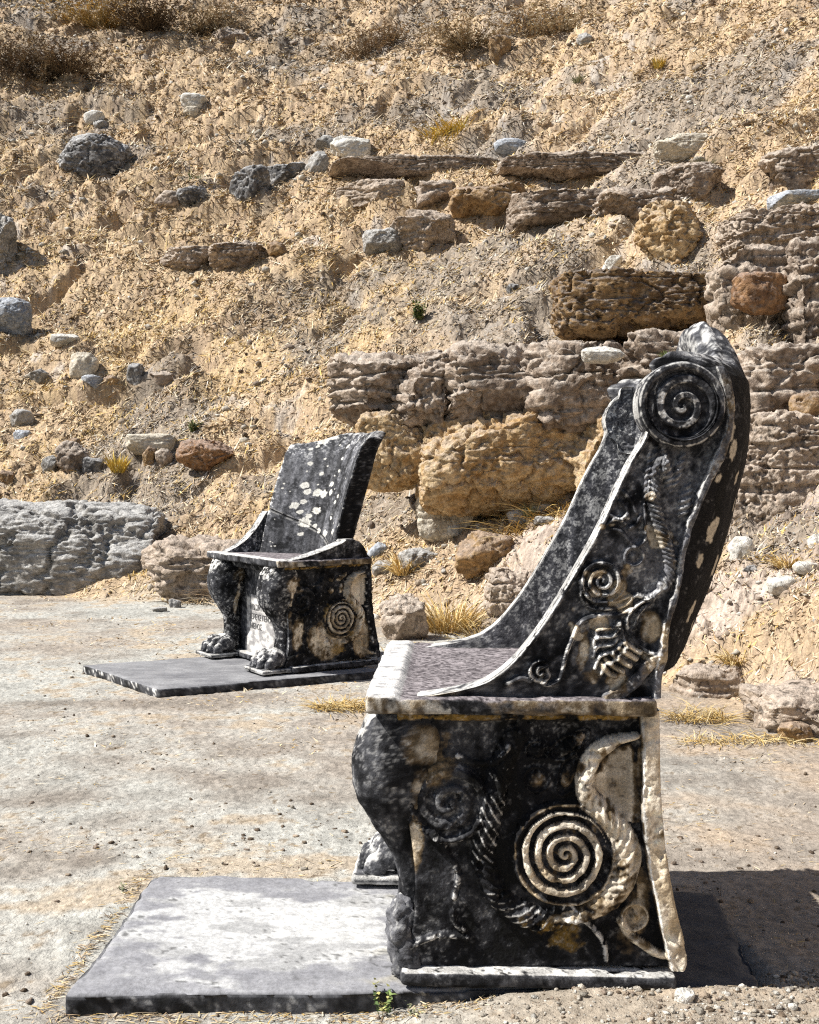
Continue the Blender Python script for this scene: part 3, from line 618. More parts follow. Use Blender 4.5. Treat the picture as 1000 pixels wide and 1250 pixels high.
def throne(name, near):
    T = empty(name, tuple(ORG) if near else tuple(at_z(348, 822)), NRZ if near else FRZ)
    sd = 0 if near else 400
    if not near: T.scale = (.98, 1.17, 1.0)
    WX = np.array(T.location); RZ_ = NRZ if near else FRZ
    res = .0035 if near else .006
    lowfn = (lambda px, py: relief_lower(px, py, not near))
    nz, nx = (235, 260) if near else (120, 130)
    L1 = panel('side_panel', 868, 1184, nz, nx, LOW_L, LOW_R, lowfn, .07, T, M_MARBLE, 5 + sd)
    L2 = bpy.data.objects.new('side_panel', L1.data); COL.objects.link(L2); L2.parent = T; L2.scale = (1, -1, 1); L2.location = (0, WID, 0)
    # front panel with the dedication, and the block it belongs to
    def fcol(P, N, e):
        c = marble(P, .2, -.1, 0, .3, 41 + sd, .35)
        f = (N[:, 0] < -.5) * (P[:, 1] > .14) * (P[:, 1] < .50) * (P[:, 2] < .295)
        ins = mix(np.array([.30, .29, .285]), np.array([.62, .60, .57]), sm(.38, .58, fbm3(P * np.array([1, 30, 60]), 4, 6))) * (.75 + .5 * fbm3(P * 120, 2, 8))[:, None]
        return mix(c, ins, f * (1 - sm(.285, .295, P[:, 2])))
    fp = rbox('front_panel', (.085, .075, .012), (.46, WID - .075, .472), res * 1.3, T, fcol, .002, 40, .006)
    cv = rbox('cove', (.01, .03, .440), (.10, WID - .03, .473), res * 1.3, T, lambda P, N, e: marble(P, .05, .20, .35, .2, 43 + sd, .2), .004, 40, .014)
    # plinth
    def pcol(P, N, e):
        return marble(P, .05 + .60 * sm(.6, .9, N[:, 2]), .0, .25 * (P[:, 2] < .012), .12, 47 + sd, .25)
    pb = rbox('plinth', (.012 if near else .03, -.016, .0), (nl(np.array(824.), np.array(1195.))[0] + 0, WID + .016, .024), res, T, pcol, .003, 36, .005, chip=1.2)
    # seat
    rb = rbox('seat', (-.048, -.018, .474), (nl(np.array(803.), np.array(860.))[0] - .004, WID + .018, .503), res, T, seat_col, .003, 30, .006, chip=1.8)
    me = rb.data; co = np.zeros(len(me.vertices) * 3, np.float32); me.vertices.foreach_get('co', co); co = co.reshape(-1, 3)
    up = co[:, 2] > .49; co[up, 2] += .006 * (1 - sm(.0, .014, co[up, 0])) - .006 * np.sin(np.pi * np.clip(co[up, 1] / WID, 0, 1)) * sm(.0, .03, co[up, 0])
    me.vertices.foreach_set('co', co.ravel()); me.update()
    # legs
    for far_side in (0, 1):
        y0 = .082 if not far_side else WID - .082
        whole = far_side or not near
        prof = LEG if whole else [(a, b, c, d) for a, b, c, d in LEG if a > .10] + [(.10, .002, .075, .045), (.03, .004, .07, .045)]
        lg = superleg('lion_leg', prof, T, 51 + sd + far_side, y0, leg_col(53 + sd + far_side, .1 if near else .3))
        if whole: paw_set(lg, y0 + (0.0), 57 + sd + far_side)
        else:
            st = blobs_mesh('broken_stump', [((.018, .062, .075), (.032, .052, .060), 0), ((.022, .050, .030), (.030, .048, .040), 0), ((.012, .06, .105), (.024, .042, .030), 20)], lg, rough_dark(61, .8), .005, 3, .012)
    # arms
    if near:
        a1 = panel('armrest', 447, 852, 300, 190, ARM_L, ARM_R, relief_arm, .055, T, M_MARBLE, 71, .5, 3., .75, 1)
        a2 = bpy.data.objects.new('armrest', a1.data); COL.objects.link(a2); a2.parent = T; a2.scale = (1, -1, 1); a2.location = (0, WID, 0)
        # volute: a disc standing proud of the arm on both sides
        nr, na = 90, 300; R_ = np.linspace(.5, 53.5, nr); A_ = np.linspace(0, 2 * math.pi, na, endpoint=False)
        rr = np.repeat(R_[:, None], na, 1); pxv = (832 + rr * np.cos(A_)[None]).ravel(); pyv = (494 + rr * np.sin(A_)[None] * .985).ravel(); r = rr.ravel()
        sp, _ = spiral(pxv, pyv, 833, 496, 42, 2.35, 1, .80, .18)
        h = .010 - .011 * (r < 42) + .011 * sp; h = h - .006 * np.exp(-((r - 43) / 1.6) ** 2) + .003 * sm(43, 46, r) - .008 * np.clip((r - 50) / 3.5, 0, 1) ** 2
        x, z = nl(pxv, pyv); P = np.stack([x, -h, z], -1); P[:, 1] += .0035 * (fbm3(P * 70, 3, 4) - .5)
        wr = np.maximum((sp > .45) * .36 * sm(6, 12, 50 - r), .62 * np.exp(-((r - 51.5) / 2.0) ** 2)); wr = np.maximum(wr, .34 * (r > 44)); wr = np.where((r < 32) & (sp > .5), .50, wr)
        c1 = marble(P, wr, .22 * (r < 12), 0, .3, 81, .45)
        rim = [P.reshape(nr, na, 3)[-1]]; cs = [c1]; V = [P]; Fs = [grid_faces(nr, na, closed=True)]; base = nr * na; prev = np.arange(na) + (nr - 1) * na
        for k in range(1, 9):
            q = rim[0].copy(); q[:, 1] = rim[0][:, 1] + k * .0085; q += .003 * (fbm3(q * 50, 3, 6) - .5)[:, None]
            V.append(q); cs.append(marble(q, .42 + .2 * (np.arange(na) > na * .45), -.1, 0, .8, 83, .8)); cur = base + np.arange(na); Fs.append(np.stack([prev, np.roll(prev, -1), np.roll(cur, -1), cur], -1)[:, ::-1]); prev = cur; base += na
        Fs[0] = Fs[0][:, ::-1]
        hh = (.0015 * sp.reshape(nr, na)[:-1]).ravel(); q = P[:-na].copy(); q[:, 1] = rim[0][:, 1].mean() + .068 - .004 + hh + .006 * (fbm3(q * 45, 3, 16) - .5)
        V.append(q); cs.append(marble(q, .30 + .25 * (rr[:-1].ravel() > 49), -.1, 0, .9, 87, .9)); gi = np.r_[base + np.arange((nr - 1) * na), prev]
        Fs.append(gi[grid_faces(nr, na, closed=True)])
        v1 = new_obj('volute', np.concatenate(V), Fs + [list(range(na)), list(base + np.arange(na))], M_MARBLE, a1, np.clip(np.concatenate(cs), .008, .8))
        me2 = v1.data.copy(); cc_ = np.zeros(len(me2.vertices) * 3, np.float32); me2.vertices.foreach_get('co', cc_); cc_ = cc_.reshape(-1, 3)
        cx_, cz_ = nl(np.array(832.), np.array(494.)); ang = np.arctan2(cc_[:, 2] - cz_, cc_[:, 0] - cx_); kk = 1 - .24 * sm(.42, .62, fbm2(ang * 1.3 + 3, ang * 0, 3, 8))
        cc_[:, 0] = cx_ + (cc_[:, 0] - cx_) * kk; cc_[:, 2] = cz_ + (cc_[:, 2] - cz_) * kk; cc_ += (.010 * (fbm3(cc_ * 40, 3, 2) - .5))[:, None]
        me2.vertices.foreach_set('co', cc_.astype(np.float32).ravel()); me2.update()
        v2 = bpy.data.objects.new('volute', me2); COL.objects.link(v2); v2.parent = a2
    else:
        SL = [(790, 706), (800, 694), (812, 660), (822, 628), (832, 590), (840, 560), (848, 520), (852, 500)]
        SR = [(790, 738), (800, 762), (812, 778), (830, 790), (852, 800)]
        a1 = panel('armrest', 790, 852, 60, 110, SL, SR, lambda a, b: relief_arm(a, b, True), .07, T, M_MARBLE, 473, .5, 4., .55, 1)
        FL = [(710, 660), (720, 652), (741, 638), (770, 616), (792, 594), (810, 574), (824, 553), (836, 530), (846, 506), (852, 490)]
        FR = [(710, 835), (770, 817), (808, 814), (852, 807)]
        a2 = panel('armrest', 710, 852, 90, 110, FL, FR, lambda a, b: relief_arm(a, b, True), .06, T, M_MARBLE, 475, .5, 4., .45, 1)
        a2.scale = (1, -1, 1); a2.location = (0, WID, 0)
    # back rest: a shell bowed backwards between the arms
    nv, ns = (150, 260) if near else (190, 240)
    v = np.linspace(0, 1, nv); s = np.linspace(0, 1, ns); Sg, Vg = np.meshgrid(s, v, indexing='ij'); Sg = Sg.ravel(); Vg = Vg.ravel()
    if near:
        top = 1.088 + .085 * np.exp(-np.abs((Vg - .50) / .19) ** 3) + .012 * (fbm2(Vg * 9, Vg * 0, 3, 5) - .5)
        zz = .54 + Sg * (top - .54); y = .026 + Vg * (WID - .052)
        rim_x = evs(RIM, zz); blg = np.maximum(evs(BULGE, np.minimum(zz, 1.09)) - rim_x - .008, 0)
        arch = np.clip(np.sin(np.pi * Vg), 0, 1) ** .62
        xb = rim_x - .014 + (blg + .014) * arch - .34 * np.maximum(zz - 1.06, 0)
        th = .085 + .0 * zz; xf = xb - th - .02 * (1 - arch)
        taper_ = np.sqrt(np.clip(1 - (1 - np.clip((1 - Sg) / .075, 0, 1)) ** 2, 0, 1)); mid = (xb + xf) / 2; xb = mid + (xb - mid) * (.35 + .65 * taper_); xf = mid + (xf - mid) * (.35 + .65 * taper_)
    else:
        top = 1.085 - .05 * sm(.62, 1, Vg) - .03 * (1 - sm(0, .06, Vg)) + .016 * (fbm2(Vg * 7, Vg * 0, 3, 5) - .5)
        zz = .49 + Sg * (top - .49); y = .066 + Vg * (WID - .160)
        base = evs([(.45, .27), (.50, .285), (.58, .305), (.70, .335), (.80, .365), (.90, .40), (1.0, .44), (1.08, .495), (1.12, .52)], zz)
        xf = base + .095 * np.clip(np.sin(np.pi * Vg), 0, 1) ** .8 - .095 * sm(.55, 1, Vg)
        crk = np.abs((zz - .49) - (Vg - .16) * .27) / 1.04; xf = xf + .006 * np.exp(-(crk / .004) ** 2)
        th = .085 + .02 * np.sin(np.pi * np.clip((zz - .5) / .6, 0, 1)); xb = xf + th
        nibble = .012 * (fbm2(zz * 26, zz * 0, 3, 8) - .5) * (1 - sm(0, .05, Vg)); y = y + nibble
    Pb = np.stack([xb, y, zz], -1); Pf = np.stack([xf, y, zz], -1)
    for P_, sg in ((Pb, 1), (Pf, -1)):
        P_[:, 0] += .010 * (fbm3(P_ * 18, 4, 33) - .5) * (sm(.8, 1.0, Sg) * 1.0 + .4) + .003 * (fbm3(P_ * 90, 3, 35) - .5) * (1 - sm(.90, .95, Sg))
    if near:
        hi_ = sm(1.06, 1.10, zz)
        cb = marble(Pb, .47 * hi_, .0, .08, .10 + .6 * hi_, 91, .0 + .6 * hi_, 1 - hi_); cf = marble(Pf, .45 * hi_, -.2, 0, .6, 93, .6)
        SPB = [(.085, .79, .015), (.07, .735, .009), (.16, .72, .014), (.10, .64, .012), (.15, .61, .008), (.18, .83, .009), (.03, .965, .020), (.06, .93, .012), (.22, .78, .010), (.13, .88, .008), (.24, .68, .008), (.05, .88, .006)]
        q2 = np.stack([y, zz], -1); cb = discs(cb, q2 * np.array([1, .62]), [(a, b * .62, r_) for a, b, r_ in SPB], 5, (.52, .46, .36))
    else:
        edge = np.minimum(Vg, 1 - Vg)
        cf = marble(Pf, .40 * (1 - sm(.0, .05, edge)) + .38 * sm(.93, 1, Sg), -.2, 0, .10 + .5 * sm(.80, 1., Sg), 493, .42)
        streak = fbm3(Pf * np.array([4, 38, 2.5]), 3, 63); cf = cf * (.55 + 1.15 * sm(.30, .72, streak))[:, None] + .010
        cf = mix(cf, [.006, .006, .006], np.exp(-(crk / .0035) ** 2)); cf = mix(cf, [.4, .39, .37], .75 * np.exp(-((crk - .007) / .003) ** 2) * (fbm3(Pf * 60, 2, 1) > .45))
        low = ((zz - .49) - (Vg - .16) * .27 < 0); cf = np.where(low[:, None], cf * .8, cf)
        R2 = np.random.RandomState(5); SP = []
        wp = Pf * np.array(T.scale); wp = WX + np.stack([wp[:, 0] * math.cos(RZ_) - wp[:, 1] * math.sin(RZ_), wp[:, 0] * math.sin(RZ_) + wp[:, 1] * math.cos(RZ_), wp[:, 2]], -1) - CAM
        q_ = wp[:, 1] * ca - wp[:, 2] * sa; spx = 500 + F * wp[:, 0] / q_; spy = 625 - F * (wp[:, 1] * sa + wp[:, 2] * ca) / q_
        for a, b, r_ in ((395, 538, 4.2), (409, 532, 3), (379, 566, 2.2), (393, 578, 2), (373, 592, 3.8), (375, 600, 3), (388, 602, 4), (395, 603, 4), (405, 591, 2.8), (404, 601, 2.8), (412.5, 605, 2), (409, 613, 2), (359, 617, 3.6), (370, 612, 2.8), (367, 625, 2.2),
                         (387, 623, 3.6), (377, 630, 2.8), (372.5, 638, 5), (404, 632, 2.2), (385, 642, 2), (389, 648, 2.6), (397, 651, 3.5), (406, 649, 2.8), (368, 652, 2.2), (401, 528, 2.5), (425, 545, 2), (388, 545, 1.6), (418, 560, 1.8), (414, 575, 1.6), (380, 548, 1.5)):
            k_ = np.argmin((spx - a) ** 2 + (spy - b) ** 2); SP.append((y[k_], zz[k_], 1.25 * r_ / 262))
        for _ in range(60): SP.append((R2.rand() * WID, R2.uniform(.52, 1.07), R2.uniform(.002, .0045)))
        cf = discs(cf, np.stack([y, zz], -1), SP, 9)
        cb = marble(Pb, .1, -.1, .15, .2, 495, .1)
    n = ns * nv; idx = np.arange(n).reshape(ns, nv); loop = np.concatenate([idx[0, :-1], idx[:-1, -1], idx[-1, :0:-1], idx[:0:-1, 0]])
    Vs = [Pb, Pf]; Cs = [cb, cf]; Fs = [grid_faces(ns, nv, 0, True), grid_faces(ns, nv, n)]; prev = loop; bs = 2 * n
    for k in range(1, 8):
        t = k / 8; q = Pb[loop] * (1 - t) + Pf[loop] * t; q[:, 2] += .010 * math.sin(math.pi * t) * (loop >= n - nv); q += .006 * (fbm3(q * 35, 3, 99) - .5)[:, None]
        Vs.append(q); Cs.append(marble(q, np.where(loop >= n - nv, .5, .0), -.2, 0, np.where(loop >= n - nv, .6, .1), 97 + sd, np.where(loop >= n - nv, .7, .0), .6)); cur = bs + np.arange(len(loop)); bs += len(loop)
        Fs.append(np.stack([prev, np.roll(prev, -1), np.roll(cur, -1), cur], -1)); prev = cur
    cur = loop + n; Fs.append(np.stack([prev, np.roll(prev, -1), np.roll(cur, -1), cur], -1))
    new_obj('backrest', np.concatenate(Vs), Fs, M_MARBLE, T, np.clip(np.concatenate(Cs), .006, .8))
    # dedication letters cut in the front panel
    mk = bpy.data.materials.new('cut_letters'); mk.use_nodes = True; mk.node_tree.nodes['Principled BSDF'].inputs['Base Color'].default_value = (.085, .083, .084, 1); mk.node_tree.nodes['Principled BSDF'].inputs['Roughness'].default_value = .9
    cu = bpy.data.curves.new('inscription', 'FONT'); cu.body = 'ΝΙΚΩΝ ΝΙΚΩΝΟΣ\nΙΕΡΕΥΣ ΓΕΝΟ\nΜΕΝΟΣ'; cu.size = .040; cu.align_x = 'LEFT'; cu.extrude = .0006; cu.space_line = 1.15; cu.space_character = 1.0; cu.resolution_u = 3
    to = bpy.data.objects.new('tmp', cu); COL.objects.link(to); bpy.context.view_layer.update()
    me = bpy.data.meshes.new_from_object(to.evaluated_get(bpy.context.evaluated_depsgraph_get())); bpy.data.objects.remove(to); me.materials.clear(); me.materials.append(mk)
    io = bpy.data.objects.new('inscription', me); COL.objects.link(io); io.parent = fp
    # text x runs along -y (read from the front), text y along z
    io.rotation_euler = (math.pi / 2, 0, -math.pi / 2); io.location = (.0838, .462, .232); io.scale = (.76, 1, 1)
    return T
TN = throne('marble_throne', True)
tag(TN, 'tall blackened marble throne with intact carved scroll arm and high bowed back', 'throne', 'marble thrones round the orchestra')
TF = throne('marble_throne', False)
tag(TF, 'smaller-looking marble throne by the slope with spotted leaning back and broken arm', 'throne', 'marble thrones round the orchestra')

# ------------------------------------------------------------------ slabs under the thrones
def slab(name, corners, thick, res, colfn, seed, label):
    A, B, C, D = [np.array(c[:2]) for c in corners]
    lx = (np.linalg.norm(B - A) + np.linalg.norm(C - D)) / 2; ly = (np.linalg.norm(D - A) + np.linalg.norm(C - B)) / 2
    o = rbox(name, (0, 0, -thick), (lx, ly, 0), res, None, lambda P, N, e: np.full((len(P), 3), .3), .003, 25, .007, M_SLAB, seed, .9)
    me = o.data; n = len(me.vertices); co = np.zeros(n * 3, np.float32); me.vertices.foreach_get('co', co); co = co.reshape(-1, 3).astype(float)
    no = np.zeros(n * 3, np.float32); me.vertices.foreach_get('normal', no); no = no.reshape(-1, 3)
    u = co[:, 0] / lx; v = co[:, 1] / ly
    e = np.minimum(np.minimum(u, 1 - u) * lx, np.minimum(v, 1 - v) * ly)
    xy = (1 - u)[:, None] * (1 - v)[:, None] * A + u[:, None] * (1 - v)[:, None] * B + u[:, None] * v[:, None] * C + (1 - u)[:, None] * v[:, None] * D
    wob = (.012 * (fbm2(co[:, 0] * 7, co[:, 1] * 7, 4, seed) - .5))[:, None]
    xy = xy + wob * sm(.04, 0, e)[:, None]
    topm = co[:, 2] > -.01; co[topm, 2] -= .006 + .002 * fbm2(co[topm, 0] * 5, co[topm, 1] * 5, 3, seed)
    P = np.stack([xy[:, 0], xy[:, 1], co[:, 2]], -1)
    c = colfn(P, no, u, v, e)
    a = me.color_attributes['Col']; cc = np.ones((n, 4), np.float32); cc[:, :3] = np.clip(c, .01, .8); a.data.foreach_set('color', cc.ravel())
    g = np.array([A.mean() * 0 + P[:, 0].mean(), P[:, 1].mean(), -thick])
    me.vertices.foreach_set('co', (P - g).astype(np.float32).ravel()); me.update(); o.location = g
    return tag(o, label, 'slab', kind='thing')
def near_slab_col(P, N, u, v, e):
    n1 = fbm2(P[:, 0] * 5, P[:, 1] * 5, 4, 4); n2 = fbm2(P[:, 0] * 18, P[:, 1] * 30, 4, 5); n3 = fbm3(P * 110, 3, 6); top = sm(.4, .8, N[:, 2])
    g = mix(np.array([.17, .17, .185]), np.array([.34, .34, .35]), n2) * (1 - .65 * sm(.55, .8, u))[:, None]  # throne's cast shadow deepened in the colour: grey darkens towards the back end
    d = np.hypot((u - .24) / .30, (v - .50) / .42)
    w = sm(.46, .62, 1.05 - d * .62 + .55 * (n1 - .5) + .75 * (n2 - .5))
    c = mix(g, np.array([.53, .53, .515]), w * (.42 + .7 * (n3 - .3) + .5 * (n1 - .2))); c = mix(c, np.array([.24, .24, .24]), .6 * w * sm(.52, .60, fbm2(P[:, 0] * 9 + 4, P[:, 1] * 22, 5, 15))); c = mix(c, np.array([.05, .05, .05]), .7 * sm(.965, .99, 1 - np.abs(2 * fbm2(P[:, 0] * 4.5, P[:, 1] * 6, 4, 19) - 1)) * sm(.55, .62, n1)); c = mix(c, np.array([.30, .27, .19]), .6 * sm(.56, .66, n2 * .5 + n1 * .5) * sm(.35, .5, u))
    c = c * (.78 + .44 * n3)[:, None]; c = mix(c, [.06, .06, .06], .8 * sm(.66, .70, .5 * n2 + .5 * n3))
    s = marble(P, .02, -.1, .1, .25, 12, .15) * 1.2
    return mix(s, c, top)
def far_slab_col(P, N, u, v, e):
    n2 = fbm2(P[:, 0] * 12, P[:, 1] * 22, 4, 5); n3 = fbm3(P * 70, 3, 6); top = sm(.4, .8, N[:, 2])
    c = mix(np.array([.12, .12, .13]), np.array([.30, .30, .305]), n2) * (.8 + .4 * n3)[:, None]
    s = marble(P, -.05 + .45 * (N[:, 0] < -.5), .0, 0, .15, 13, .2)
    return mix(s, c, top)
S.cycles.use_denoising = False; S.cycles.filter_width = 1.2
nb = at_z(80, 1209); nbr = at_z(930, 1199); nr_ = at_z(872, 1085); nl_ = at_z(190, 1062)
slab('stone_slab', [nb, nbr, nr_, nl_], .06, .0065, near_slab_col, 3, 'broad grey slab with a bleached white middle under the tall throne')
fa, fb_, fc_ = at_z(193, 839), at_z(470, 816), at_z(100, 810)
slab('stone_slab', [fa, fb_, fb_ + (fc_ - fa), fc_], .052, .012, far_slab_col, 4, 'thin dark grey slab under the throne with the broken arm')
# ------------------------------------------------------------------ the stones of the hillside
B = 'stone block'
# retaining wall of the lower terrace
rock('wall_block', (512, 498, 708, 613), 'ochre', 'large ochre block, lower course of the terrace wall behind the tall throne', B, 7, .8, 5, .05, .15, depth=7.85)
rock('wall_block', (436, 500, 524, 578), 'ochre', 'small ochre block between the spotted throne back and the large ochre block', B, 5, .8, 6, .07, .3, depth=8.15)
rock('wall_block', (698, 508, 790, 612), 'ochre', 'ochre block of the lower course half hidden by the tall throne', B, 6, .8, 5, .05, .15, depth=7.6)
rock('wall_block', (402, 428, 525, 512), 'mauve', 'weathered brown block at the west end of the terrace wall top course', B, 4.5, 1.1, 6, .08, .1, depth=8.25)
rock('wall_block', (476, 424, 575, 516), 'mauve', 'narrow rounded purplish block second along the terrace wall top course', B, 4.5, 1.3, 6, .08, .1, depth=8.1)
rock('wall_block', (536, 420, 674, 518), 'mauve', 'broad rounded purplish block in the middle of the terrace wall top course', B, 4.5, 1.2, 6, .08, .1, depth=7.95)
rock('wall_block', (638, 416, 762, 522), 'mauve', 'rounded brown block overhanging beside the tall throne ear', B, 4.5, 1.3, 6, .08, .1, depth=7.75)
rock('wall_block', (738, 404, 905, 520), 'mauve', 'wide pinkish block of the wall directly behind the scroll arm', B, 4.5, .9, 6, .08, .1, depth=7.55)
rock('bedrock_ledge', (893, 418, 1040, 520), 'mauve', 'pinkish weathered ledge beside the top of the tall throne', B, 4, .8, 6, .10, .2, depth=6.5)
rock('bedrock_bank', (880, 505, 1060, 660), 'bed', 'crumbling tan bank below the pinkish ledge', 'bank', 4, .45, 6, .10, .2, depth=6.15, pits=.9)
rock('stone', (966, 476, 1010, 520), 'brown', 'brown angular stone at the lip of the crumbling tan bank', 'stone', 4, .9, 6, depth=6.3)
# second row
rock('stone_block', (677, 328, 896, 414), 'darkbrown', 'huge dark pitted block with ochre underside above the tall throne', B, 7, .55, 5, .05, .02, pits=.9, depth=7.9)
rock('stone_block', (776, 248, 864, 324), 'ochre', 'squarish ochre block behind the huge dark pitted block', B, 4.5, .9, 7, .08, .1)
rock('stone_block', (866, 300, 970, 408), 'bed', 'tan block with a broken ochre face beside the huge dark block', B, 6, .6, 6, .08, .2, pits=.8, depth=7.3)
rock('stone_block', (958, 290, 1060, 412), 'mauve', 'tall block beyond the dark gap at the edge of the second row', B, 6, .7, 6, .07, .2, depth=7.0)
rock('stone_block', (880, 255, 1050, 310), 'bed', 'broad low tan ledge over the block with the broken face', B, 4, .8, 6, .09, .3, depth=8.6)
rock('stone', (893, 332, 962, 375), 'rust', 'rusty lump lodged in the broken face of the tan block', 'stone', 3.5, .5, 7, .1, .2, depth=7.1)
# upper benches
rock('bench_block', (400, 190, 618, 216), 'mauve', 'long low grey ledge beginning the highest seat row', B, 6, 2.6, 4, .05, .08, pits=.8, front=True)
rock('bench_block', (598, 187, 808, 217), 'mauve', 'longest dark ledge ending the highest seat row', B, 6, 2.6, 4, .05, .08, pits=.8, front=True)
rock('bench_block', (500, 216, 562, 252), 'mauve', 'small greyish block starting the second seat row', B, 4.5, 2.6, 6, .08, .4, front=True)
rock('bench_block', (545, 214, 640, 268), 'brown', 'dark brown rounded block in the second seat row', B, 4.5, 2.6, 6, .07, .2, front=True)
rock('bench_block', (618, 222, 740, 274), 'mauve', 'middle purplish block with hollow beneath in the second seat row', B, 5.5, 2.6, 4, .06, .05, front=True)
rock('bench_block', (722, 224, 824, 280), 'mauve', 'last purplish block of the second seat row with a pale crack', B, 5.5, 2.6, 5, .06, .05, front=True)
rock('bench_block', (410, 216, 502, 240), 'bed', 'thin worn slab lying just below the highest seat row', B, 4, 2.6, 6, .08, .6, front=True)
rock('stone', (796, 203, 882, 242), 'mauve', 'sunken purplish lump where the highest seat row ends', 'rock', 3, .9, 6, .1, .4)
rock('stone_block', (930, 180, 1030, 226), 'mauve', 'dark ledge high on the slope above the bluish slab', B, 4.5, .8, 6, .09, .3)
rock('stone', (940, 235, 1020, 252), 'blue', 'flat bluish white slab below the dark ledge', 'stone', 4, 1.2, 5, .06, .4)
# single boulders and stones
rock('boulder', (70, 168, 158, 220), 'dark', 'big dark jagged boulder standing alone on the slope', 'boulder', 3.5, .9, 8, .1, .15)
rock('boulder', (-130, 612, 202, 722), 'grey', 'long flat-topped grey boulder at the edge of the level ground', 'boulder', 5.5, .6, 5, .05, .12, pits=.35)
rock('bedrock_ledge', (186, 654, 345, 714), 'bed', 'low pinkish bedrock hump between the grey boulder and the spotted throne', 'rock', 3.4, 1.5, 12, .16, .6, pits=.9, lean=-.3)
rock('boulder', (-30, 364, 40, 410), 'blue', 'bluish grey lumpy boulder cut by the picture edge', 'boulder', 3, .9, 8, .1, .2)
rock('boulder', (-50, 262, 30, 334), 'grey', 'rough grey outcrop above the bluish lumpy boulder', 'boulder', 2.6, .7, 8, .14, .4)
rock('stone', (798, 165, 870, 198), 'pale', 'pale grey undercut stone with dark hollow above the ochre block', 'stone', 3.5, .8, 7, .1, .1)
rock('stone', (603, 171, 647, 190), 'blue', 'blue grey stone resting on the highest seat row', 'stone', 2.6, .9, 7)
rock('stone', (403, 169, 456, 194), 'white', 'whitish oblong stone at the start of the highest seat row', 'stone', 3.5, .8, 6, lean=.2)
rock('stone', (384, 165, 412, 182), 'grey', 'small grey stone touching the whitish oblong stone', 'stone', 3, .9, 6)
rock('stone', (376, 184, 402, 213), 'grey', 'upright narrow grey stone below the whitish oblong stone', 'stone', 3.2, .9, 7, lean=.35)
rock('stone', (282, 202, 330, 242), 'dark', 'dark wedge of rock with black hollow on the mid slope', 'rock', 3, .8, 8, .12)
rock('stone', (324, 199, 374, 224), 'dark', 'dark jagged slab beside the dark wedge of rock', 'rock', 3, .8, 8, .12, lean=.4)
rock('stone', (216, 227, 254, 251), 'dark', 'squat dark rock west of the dark wedge', 'rock', 3, .8, 8, .12)
rock('stone', (188, 234, 222, 252), 'mauve', 'brownish low stone touching the squat dark rock', 'rock', 3, .8, 8, .12)
rock('stone', (103, 134, 128, 152), 'white', 'whitish stone above the big dark jagged boulder', 'stone', 3, .8, 7)
rock('stone', (114, 147, 132, 158), 'grey', 'little grey chip just under the whitish stone', 'stone', 3, .8, 7)
rock('stone', (221, 114, 253, 132), 'white', 'clean white stone lying highest on the bare slope', 'stone', 3.4, .8, 6)
rock('stone', (224, 130, 243, 142), 'pale', 'small pale flake just below the clean white stone', 'stone', 3.4, .8, 6)
rock('stone', (443, 281, 491, 309), 'grey', 'squarish grey stone alone on the mound below the seat rows', 'stone', 4, .8, 6)
rock('stone', (325, 294, 351, 313), 'brown', 'brown pebble on the mound below the dark jagged slab', 'stone', 3, .8, 7)
rock('stone', (738, 312, 758, 331), 'white', 'small leaning white stone between the dark block and seat rows', 'stone', 3.4, .7, 6, lean=.5)
rock('stone', (618, 346, 634, 358), 'dark', 'tiny black stone beside the huge dark pitted block', 'stone', 3, .9, 6)
rock('stone', (596, 44, 624, 77), 'brown', 'upright brown rock near the scrub at the very top', 'rock', 3, .8, 7, .12)
rock('stone', (256, 34, 302, 57), 'mauve', 'low brownish rock among the scrub at the very top', 'rock', 3, .8, 7, .12)
rock('stone', (704, 40, 726, 54), 'grey', 'small grey rock among the rubble at the very top', 'rock', 3, .8, 7, .12)
rock('stone', (83, 430, 119, 459), 'pale', 'rounded pale stone with brown shade on the lower slope', 'stone', 2.8, .9, 7)
rock('stone', (62, 408, 98, 421), 'white', 'thin flat white flake above the rounded pale stone', 'stone', 4, 1, 6, .06)
rock('stone', (100, 457, 126, 473), 'blue', 'bluish flat stone directly under the rounded pale stone', 'stone', 3, .9, 7)
rock('stone', (125, 458, 146, 472), 'brown', 'ochre pebble next to the bluish flat stone', 'stone', 2.6, .9, 5)
rock('stone', (154, 444, 175, 469), 'dark', 'dark brown cube-like stone near the ochre pebble', 'stone', 4, .9, 6)
rock('stone', (182, 453, 214, 468), 'mauve', 'low purplish stone east of the dark cube-like stone', 'stone', 3, .9, 6)
rock('stone', (36, 450, 60, 466), 'grey', 'grey flat stone west of the rounded pale stone', 'stone', 3, .9, 6)
rock('stone', (12, 500, 42, 521), 'grey', 'grey domed stone low on the slope with black underside', 'stone', 2.8, .9, 7)
rock('stone', (17, 524, 39, 537), 'blue', 'bluish pebble under the grey domed stone', 'stone', 2.6, .9, 7)
rock('stone', (68, 540, 107, 578), 'mauve', 'purplish brown stone in the middle of a huddle of four', 'stone', 2.8, .9, 7)
rock('stone', (102, 558, 126, 577), 'dark', 'dark cubical stone at the east end of the huddle of four', 'stone', 4, .9, 6)
rock('stone', (51, 556, 71, 577), 'grey', 'grey stone at the west end of the huddle of four', 'stone', 3, .9, 6)
rock('stone', (77, 535, 98, 553), 'brown', 'brown stone peeping over the huddle of four', 'stone', 3, .9, 6)
rock('stone', (-2, 573, 17, 592), 'brown', 'brown stone cut by the picture edge above the grey boulder', 'stone', 2.8, .9, 6)
rock('stone', (153, 529, 216, 550), 'pale', 'long pale flat stone beside the yellow tuft', 'stone', 4, .9, 6, .07)
